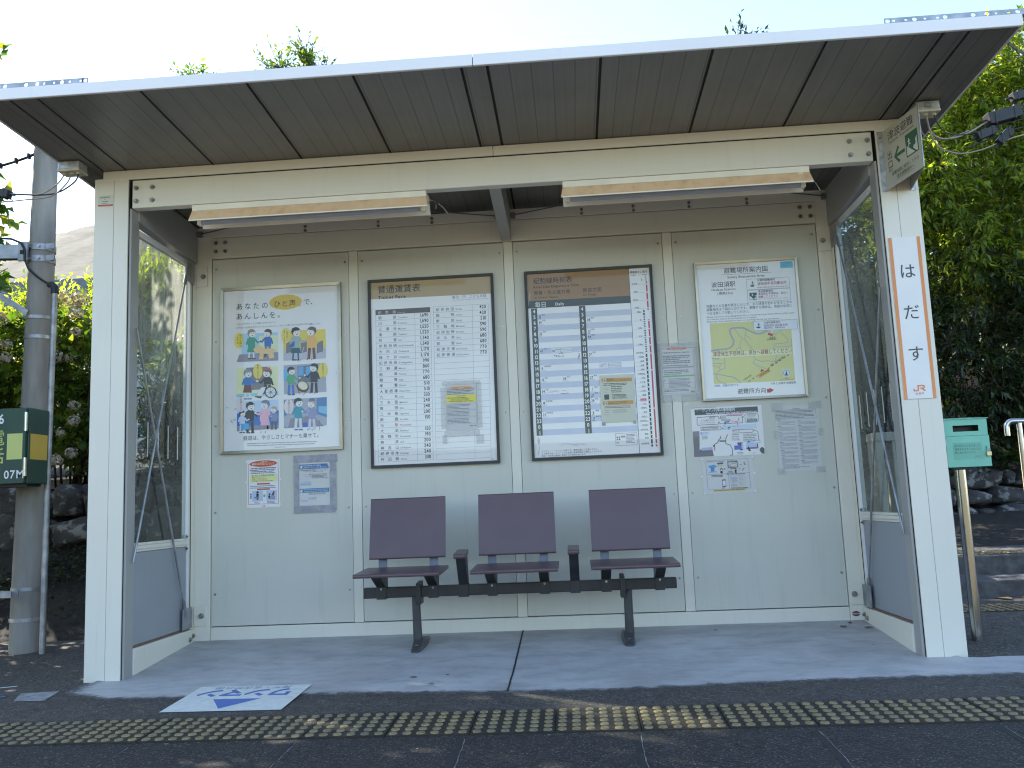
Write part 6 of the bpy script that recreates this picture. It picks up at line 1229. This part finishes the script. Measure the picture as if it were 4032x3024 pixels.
tree('evergreen_tree', 'large leaved evergreen closing the gap high behind the other right hand trees', 'tree', (7.6, 7.6, 2.5), (7.6, 7.6, 5.0), .12,
     [(6.2, 7.0, 3.3, 1.0, .6, 1.0), (7.8, 7.0, 3.6, 1.1, .6, 1.1), (9.2, 7.2, 4.2, 1.1, .6, 1.3), (7.6, 7.2, 5.2, 1.1, .6, .8), (5.4, 7.2, 3.0, .8, .5, .8), (6.7, 7.2, 4.4, .8, .5, .7)], 1500, 9, .16, .065, DARKLF, 25, GT, .3, .2, .3)
# trees behind the shelter whose tips clear the roof
GB = 'trees behind the shelter'
def back_tree(label, base, tip, seed, blobs, twigs, m=HYDR):
    return tree('shade_tree', label, 'tree', base, tip, .07, blobs, twigs, 8, .055, .022, m, seed, GB, .15, -.1, .35)
back_tree('small leaved tree behind the shelter whose tips show above the roof left of centre', (.15, 2.9, 1.1), (.15, 2.75, 3.9), 31, [(-.05, 2.7, 3.6, .75, .55, .65), (.75, 2.9, 3.5, .7, .55, .6), (-.62, 2.6, 4.36, .10, .10, .15), (.10, 2.6, 4.42, .16, .1, .13), (.34, 2.6, 4.47, .12, .10, .15), (.46, 2.6, 4.32, .14, .1, .1), (-.55, 2.7, 3.75, .45, .45, .40)], 1500)
back_tree('small leaved tree hidden behind the middle of the shelter', (1.7, 3.2, 1.1), (1.7, 3.1, 3.9), 32, [(1.6, 3.1, 3.55, .75, .6, .75), (2.3, 3.1, 3.4, .7, .6, .7)], 900)
back_tree('small leaved tree behind the shelter with one thin tip above the roof at right', (3.5, 3.2, 1.1), (3.6, 2.9, 3.9), 33, [(3.2, 3.0, 3.5, .7, .6, .75), (3.88, 2.6, 4.38, .10, .06, .12), (3.98, 2.65, 4.3, .10, .06, .06), (4.1, 3.2, 3.5, .7, .6, .7), (3.6, 3.2, 1.9, .75, .5, .8), (4.0, 3.4, 2.8, .6, .5, .6)], 1700, DARKLF)
tree('unseen_shade_bush', 'unseen dark bush added behind the rear wall of the shelter to shade the ground', 'bush', (2.9, 1.9, .3), (2.9, 1.9, 1.6), .03, [(3.25, 1.75, 1.3, .55, .3, .75), (2.5, 1.9, 1.7, .6, .35, .7), (1.7, 2.1, 2.0, .6, .35, .6)], 900, 8, .08, .035, DARKLF, 57, None, .15, 0, .35)  # hidden bush added to keep sun off the ground right of the shelter
# hydrangeas on the terrace at left
GH = 'hydrangea bushes on the terrace'
def hydrangea(label, base, seed, blobs, twigs, heads, m=HYDR, L=.085, Wd=.048):
    rnd = np.random.default_rng(seed); t_ = thing('hydrangea_bush', label, 'bush', base, GH); bo = np.array(base)
    b = MB()
    for i in range(14):
        c = blobs[i % len(blobs)]; q = Vector((c[0] + rnd.uniform(-.3, .3), c[1] + rnd.uniform(-.25, .25), c[2] + rnd.uniform(-.2, .3))); p = Vector(base) + Vector((rnd.uniform(-.15, .15), rnd.uniform(-.1, .1), -.05)); b.tube(spl([p, p.lerp(q, .55) + Vector((rnd.uniform(-.08, .08), 0, .06)), q], 4), [.010 - .0008 * k for k in range(9)], TWIG, 6)
    b.v = [tuple(Vector(p) - Vector(base)) for p in b.v]; b.build('stems', t_)
    v, f, A, B = crown(blobs, twigs, 6, L, Wd, rnd, .12, .0, .35, .16); fo = tri_obj('foliage', v - bo, f, m, t_); sticks('twigs', A - bo, B - bo, .0035, TWIG, fo)
    for (x, y, z, r) in heads:
        k = 70; d = unit(rnd.normal(size=(k, 3))); P = np.array([x, y, z]) + d * r * rnd.uniform(.75, 1.1, (k, 1)) * np.array([1, 1, .85]); v, f = leaves_np(P, unit(np.cross(d, rnd.normal(size=(k, 3)))), d, np.full(k, r * .55), np.full(k, r * .5), .15, .1); tri_obj('flower_head', v - bo, f, FLOWER, t_)
    return t_
hydrangea('hydrangea bush with dried flower heads between pole and left post', (-1.62, 2.55, 1.08), 41, [(-1.55, 2.55, 1.55, .42, .35, .38), (-1.50, 2.5, 2.0, .42, .32, .34), (-1.75, 2.6, 2.3, .35, .3, .22), (-1.35, 2.45, 1.35, .30, .28, .25)], 620,
          [(-1.48, 2.30, 2.49, .07), (-1.37, 2.28, 2.475, .06), (-1.40, 2.26, 2.37, .055), (-1.39, 2.25, 2.21, .04), (-1.525, 2.22, 2.02, .055), (-1.40, 2.22, 2.005, .045), (-1.335, 2.16, 1.63, .04), (-1.41, 2.12, 1.42, .032), (-1.325, 2.12, 1.27, .045), (-1.43, 2.10, 1.22, .05), (-1.325, 2.14, 1.51, .045)])
hydrangea('hydrangea bush with a few pale heads left of the pole', (-2.35, 2.6, 1.08), 42, [(-2.2, 2.55, 1.5, .45, .35, .4), (-2.1, 2.5, 2.05, .42, .32, .36), (-2.6, 2.6, 1.9, .45, .35, .45)], 560, [(-1.93, 2.2, 2.03, .055), (-1.94, 2.24, 2.14, .045), (-2.02, 2.26, 2.35, .06), (-1.96, 2.15, 1.60, .04)])
hydrangea('hydrangea bush seen through the left glass pane', (-.55, 2.75, 1.08), 43, [(-.75, 2.75, 1.55, .40, .32, .38), (-.35, 2.8, 1.6, .40, .3, .42), (-.7, 2.8, 2.0, .3, .28, .3)], 420, [])
GY = 'sunlit shrubs on the upper terrace'
tree('sunlit_shrub', 'yellow green sunlit shrub with upright sprigs rising behind the left post', 'shrub', (-2.4, 4.0, 1.3), (-2.4, 4.0, 2.6), .03, [(-2.4, 4.0, 2.5, .55, .45, .38), (-2.0, 3.9, 2.75, .30, .3, .28), (-2.75, 4.0, 2.75, .35, .3, .3), (-1.75, 4.1, 2.5, .35, .3, .3)], 620, 8, .075, .030, YELLF, 51, GY, .15, -.25, .25, (), .3)
tree('sunlit_shrub', 'yellow green sunlit shrub behind the left glass pane', 'shrub', (-1.3, 3.9, 1.3), (-1.3, 3.9, 2.6), .03, [(-1.40, 3.9, 2.45, .4, .35, .38), (-.9, 3.9, 2.55, .40, .35, .36), (-1.20, 3.9, 2.95, .35, .3, .32), (-1.7, 3.9, 2.9, .3, .3, .3)], 900, 8, .075, .030, YELLF, 52, GY, .15, -.25, .25, (), .3)
tree('sunlit_shrub', 'yellow green sunlit shrub at the left edge behind the utility pole', 'shrub', (-3.4, 3.8, 1.3), (-3.4, 3.8, 2.4), .03, [(-3.3, 3.8, 2.3, .6, .4, .5), (-2.9, 3.6, 2.2, .45, .4, .45), (-3.8, 3.9, 2.4, .6, .4, .5)], 620, 8, .080, .034, YELLF, 53, GY, .15, -.2, .25, (), .28)
tree('leafy_shade_tree', 'leafy tree with sparse sprays at the upper left edge and an added unseen shading crown', 'tree', (-2.3, 1.6, .6), (-2.25, 1.6, 3.4), .03, [(-1.75, 1.5, 3.0, .30, .15, .10), (-1.72, 1.5, 2.72, .26, .14, .09), (-1.72, 1.5, 2.45, .2, .12, .06), (-1.8, 1.5, 3.25, .25, .15, .1), (-1.9, .3, 1.2, .75, .6, .9), (-2.0, .3, 2.6, .75, .6, .9), (-2.35, 1.3, 1.6, .72, .6, .8), (-2.35, 1.3, 3.0, .72, .6, .8), (-2.4, 1.2, 4.2, .8, .7, .6), (-2.0, -.5, 1.8, .8, .5, 1.0), (-2.1, -.4, 3.4, .8, .6, .8), (-2.25, 1.2, 2.3, .68, .5, .6), (-2.2, .6, 1.9, .7, .6, .7), (-2.3, .5, 3.5, .7, .6, .6), (-2.2, 1.85, 2.95, .5, .42, .5), (-2.7, 2.1, 3.4, .55, .4, .5), (-2.85, 2.5, 1.7, .6, .45, .7), (-2.5, 2.2, 2.6, .5, .4, .4)], 2900, 6, .10, .065, HYDR, 54, None, .15, .1, .2, (), .2)  # sprays show at the left edge; unseen crown masses added to block sun
tree('conifer', 'dark small conifer reflected and seen low behind the left glass pane', 'tree', (-.62, 2.25, .9), (-.6, 2.2, 2.0), .03, [(-.55, 2.2, 1.25, .32, .2, .35), (-.7, 2.25, 1.6, .22, .18, .3)], 260, 10, .06, .012, DARKLF, 55, None, .1, -.1, .3, (), .2)
tree('conifer', 'feathery dark conifer on the slope far left behind the left post', 'tree', (-3.6, 9.5, 2.0), (-3.6, 9.5, 5.3), .08, [(-3.55, 9.5, 4.9, .35, .3, .5), (-3.6, 9.5, 5.35, .18, .18, .35), (-3.5, 9.5, 4.2, .55, .4, .5)], 240, 10, .12, .02, DARKLF, 56, None, .1, -.1, .3, (), .3)

# house beyond the shrubs
t = thing('house', 'house with grey blue tiled roof and white gable half hidden behind the left shrubs', 'house', (-5.2, 10.2, 2.0)); o = Vector((-5.2, 10.2, 2.0))
ROOFT = simple('blue grey roof tile', (.085, .10, .125), .45, 0, .25, 6); WALLW = painted('white rendered wall', (.62, .62, .60), .25, .8)
H = lambda b, n_, p=None: (setattr(b, 'v', [tuple(Vector(q) - o) for q in b.v]), b.build(n_, p or t))[1]
H(MB().box(-8.4, -3.0, 9.4, 12.6, 1.6, 4.25, WALLW), 'wall')
b = MB(); n = 60; e = []
for i in range(n + 1):
    x = -8.7 + 6.0 * i / n; w_ = .035 * abs(math.sin(i * math.pi / 2 + .0)) if i % 2 else 0
    e.append((x, 8.9, 4.12 + w_)); e.append((x, 11.0, 5.0 + w_)); e.append((x, 13.1, 4.12 + w_))
b.add(e, [(3 * i + k, 3 * i + 3 + k, 3 * i + 4 + k, 3 * i + 1 + k) for i in range(n) for k in (0, 1)], ROOFT); rf_ = H(b, 'roof')
b = MB()
for k in range(12): y = 8.95 + k * .17; z = 4.14 + k * .0712; b.box(-8.7, -2.7, y, y + .02, z + .03, z + .05, ROOFT)
H(b, 'tile_courses', rf_); H(MB().box(-8.75, -2.65, 10.92, 11.08, 5.0, 5.14, ROOFT), 'ridge', rf_)
b = MB().prism([(-3.9, 4.2), (-2.5, 4.2), (-2.5, 4.85), (-3.2, 5.25), (-3.9, 4.85)], 'y', 9.6, 11.5, WALLW); gb = H(b, 'gable')
b = MB()
for k in range(6): b.box(-3.36, -3.04, 9.585, 9.599, 4.72 + k * .05, 4.745 + k * .05, GREYP)
H(b, 'louvre', gb)

# dry stone walls
def stone_wall(name, label, x0, x1, yf, zf_, rows, size, seed):
    rnd = random.Random(seed); b = MB(); bm0 = bmesh.new(); bmesh.ops.create_icosphere(bm0, subdivisions=3, radius=1); V = [v.co.copy() for v in bm0.verts]; F = [tuple(v.index for v in f.verts) for f in bm0.faces]; bm0.free(); z = None
    for r_ in range(rows):
        x = x0 - rnd.random() * .2; hgt = size * rnd.uniform(.75, 1.0)
        while x < x1:
            w_ = size * rnd.choice((.6, .9, 1.2, 1.5, 2.0)) * rnd.uniform(.9, 1.1); h_ = hgt * rnd.uniform(.75, 1.25); tl_ = rnd.uniform(-.22, .22); cz = zf_(x) + (r_ + .45) * size * .86; c = Vector((x + w_ / 2, yf + .10 + .05 * r_ + rnd.uniform(-.03, .03), cz)); ph = rnd.random() * 9
            vv = []
            for p in V:
                q = Vector([math.copysign(abs(a) ** .62, a) for a in p]); k = 1 + .10 * math.sin(p.x * 4 + ph) * math.cos(p.z * 5 + ph) + .05 * math.sin(p.z * 11 + p.x * 8 + ph * 2) + .03 * math.sin(p.x * 23 + ph) * math.sin(p.z * 19)
                vv.append(c + Vector((q.x * w_ * .52 * math.cos(tl_) - q.z * h_ * .5 * math.sin(tl_), q.y * .2, q.x * w_ * .5 * math.sin(tl_) + q.z * h_ * .52 * math.cos(tl_))) * k)
            b.add(vv, F, ROCK, True); x += w_ * .97
    b.box(x0, x1, yf + .16, yf + .3, zf_(x0) - .1, zf_(x0) + rows * size * .80, SOIL)
    tag(b.build(name), label, 'wall')
stone_wall('stone_wall', 'dark boulder retaining wall under the hydrangeas at left', -5, 1.6, 2.05, lambda x: .58, 2, .27, 61)
stone_wall('stone_wall', 'lichen spotted dry stone wall behind the steps at right', 3.6, 10, 4.30, lambda x: .40, 3, .20, 62)

# plants on the bank and slope (uncountable) and litter
rnd = np.random.default_rng(71)
n = 11000; x = rnd.uniform(-4.5, 1.2, n); y = rnd.uniform(1.15, 2.1, n); keep = rnd.random(n) < (.25 + .75 * (np.sin(x * 3.1 + 1) * np.cos(y * 5) > -.1)); x, y = x[keep], y[keep]; z = .06 + np.maximum(0, y - 1) * .53 + rnd.uniform(0, .06, len(x))
P = np.stack([x, y, z], 1); dv = unit(rnd.normal(size=P.shape) * np.array([1, 1, .3]) + np.array([0, -.4, .1])); v, f = leaves_np(P, dv, unit(np.array([0, -.3, 1]) + rnd.normal(size=P.shape) * .3), rnd.uniform(.02, .05, len(P)), rnd.uniform(.015, .035, len(P)), .1, .1); tag(tri_obj('ground_cover', v, f, GROUNDLF), kind='stuff')
n = 5200; x = rnd.uniform(3.5, 9.5, n); y = rnd.uniform(4.30, 4.75, n); z = .93 + (y - 4.3) * 1.1 + rnd.uniform(-.06, .16, n); P = np.stack([x, y, z], 1)
dv = unit(rnd.normal(size=P.shape) + np.array([0, -.8, -.1])); v, f = leaves_np(P, dv, unit(np.array([0, -.4, 1]) + rnd.normal(size=P.shape) * .4), rnd.uniform(.03, .07, n), rnd.uniform(.02, .045, n), .1, .15); tag(tri_obj('undergrowth', v, f, DARKLF), kind='stuff')
# big leaf plants on top of the right wall
for i, (x, y, z) in enumerate(((4.95, 4.22, .93), (5.75, 4.2, .95), (6.35, 4.25, .97))):
    k = 26; P = np.tile(np.array([[x, y, z]]), (k, 1)) + rnd.normal(size=(k, 3)) * .05; dv = unit(rnd.normal(size=(k, 3)) * np.array([1, .7, .3]) + np.array([0, -.35, .35])); v, f = leaves_np(P, dv, unit(np.array([0, -.3, 1]) + rnd.normal(size=(k, 3)) * .2), rnd.uniform(.10, .17, k), rnd.uniform(.07, .11, k), .08, .2)
    tag(tri_obj('broadleaf_plant', v, f, DARKLF), ('low broad leaved plant on the stone wall nearest the ticket box', 'low broad leaved plant on the stone wall left of the handrail', 'low broad leaved plant on the stone wall behind the handrail')[i], 'plant')
# fallen leaves
def litter(x, y, sz, label, zoff=.006, group=None):
    k = rnd.random() * 6.3; c, s_ = math.cos(k), math.sin(k); pts = []
    for a, bq in ((-1, 0), (-.5, .42), (.1, .5), (.6, .3), (1, 0), (.6, -.32), (.1, -.5), (-.5, -.4)):
        zz = .22 * sz * (abs(bq) * 1.2 + .3 * a * a); pts.append((x + sz * (a * c - bq * s_), y + sz * (a * s_ + bq * c), gz(x, y) + zoff + zz))
    b = MB(); b.add(pts, [tuple(range(8))], DEADLF); tag(b.build('fallen_leaf'), label, 'leaf', group)
GF = 'fallen leaves on the shelter floor'
for x, y, s_, l in ((3.084, .651, .016, 'brown curled fallen leaf on the floor right of the bench'), (1.608, -.108, .020, 'dark fallen leaf on the floor in front of the left bench leg'), (1.714, -.239, .014, 'dark fallen scrap nearest the slab edge before the bench'), (1.759, -.075, .012, 'tiny dark fallen scrap right of the leaf before the bench leg'),
                    (3.741, .639, .026, 'dark triangular fallen leaf by the rear right corner of the floor'), (3.86, .60, .028, 'tan fallen leaf against the right sill'), (3.80, .72, .022, 'black fallen leaf at the foot of the rear right post'), (3.70, .700, .010, 'black crumb of leaf near the rear right corner'), (3.763, .244, .010, 'small dark crumb of leaf near the right post')): litter(x, y, s_, l, .006, GF)
for x, y, s_, l in ((4.952, 1.50, .07, 'large tan fallen leaf lying at the foot of the lower step'), (5.12, 1.52, .06, 'brown fallen leaf beside the large one at the lower step')): litter(x, y, s_, l, .004)
for i in range(26): x, y = rnd.uniform(.4, 3.8), rnd.uniform(-.3, .7); 

# thin haze: one closed box round the scene, its top under the sky
hz = MB().box(-620, 320, -70, 720, -3.2, 260, DARKGAP).build('haze'); tag(hz, kind='stuff')
hm = bpy.data.materials.new('haze air'); hm.use_nodes = True; t = hm.node_tree; t.nodes.remove(t.nodes['Principled BSDF'])
pv = node(t, 'ShaderNodeVolumePrincipled'); pv.inputs['Color'].default_value = (.93, .94, .97, 1); pv.inputs['Density'].default_value = .000045; pv.inputs['Anisotropy'].default_value = .3
t.links.new(pv.outputs[0], t.nodes['Material Output'].inputs['Volume']); hz.data.materials[0] = hm
SC.cycles.volume_bounces = 0
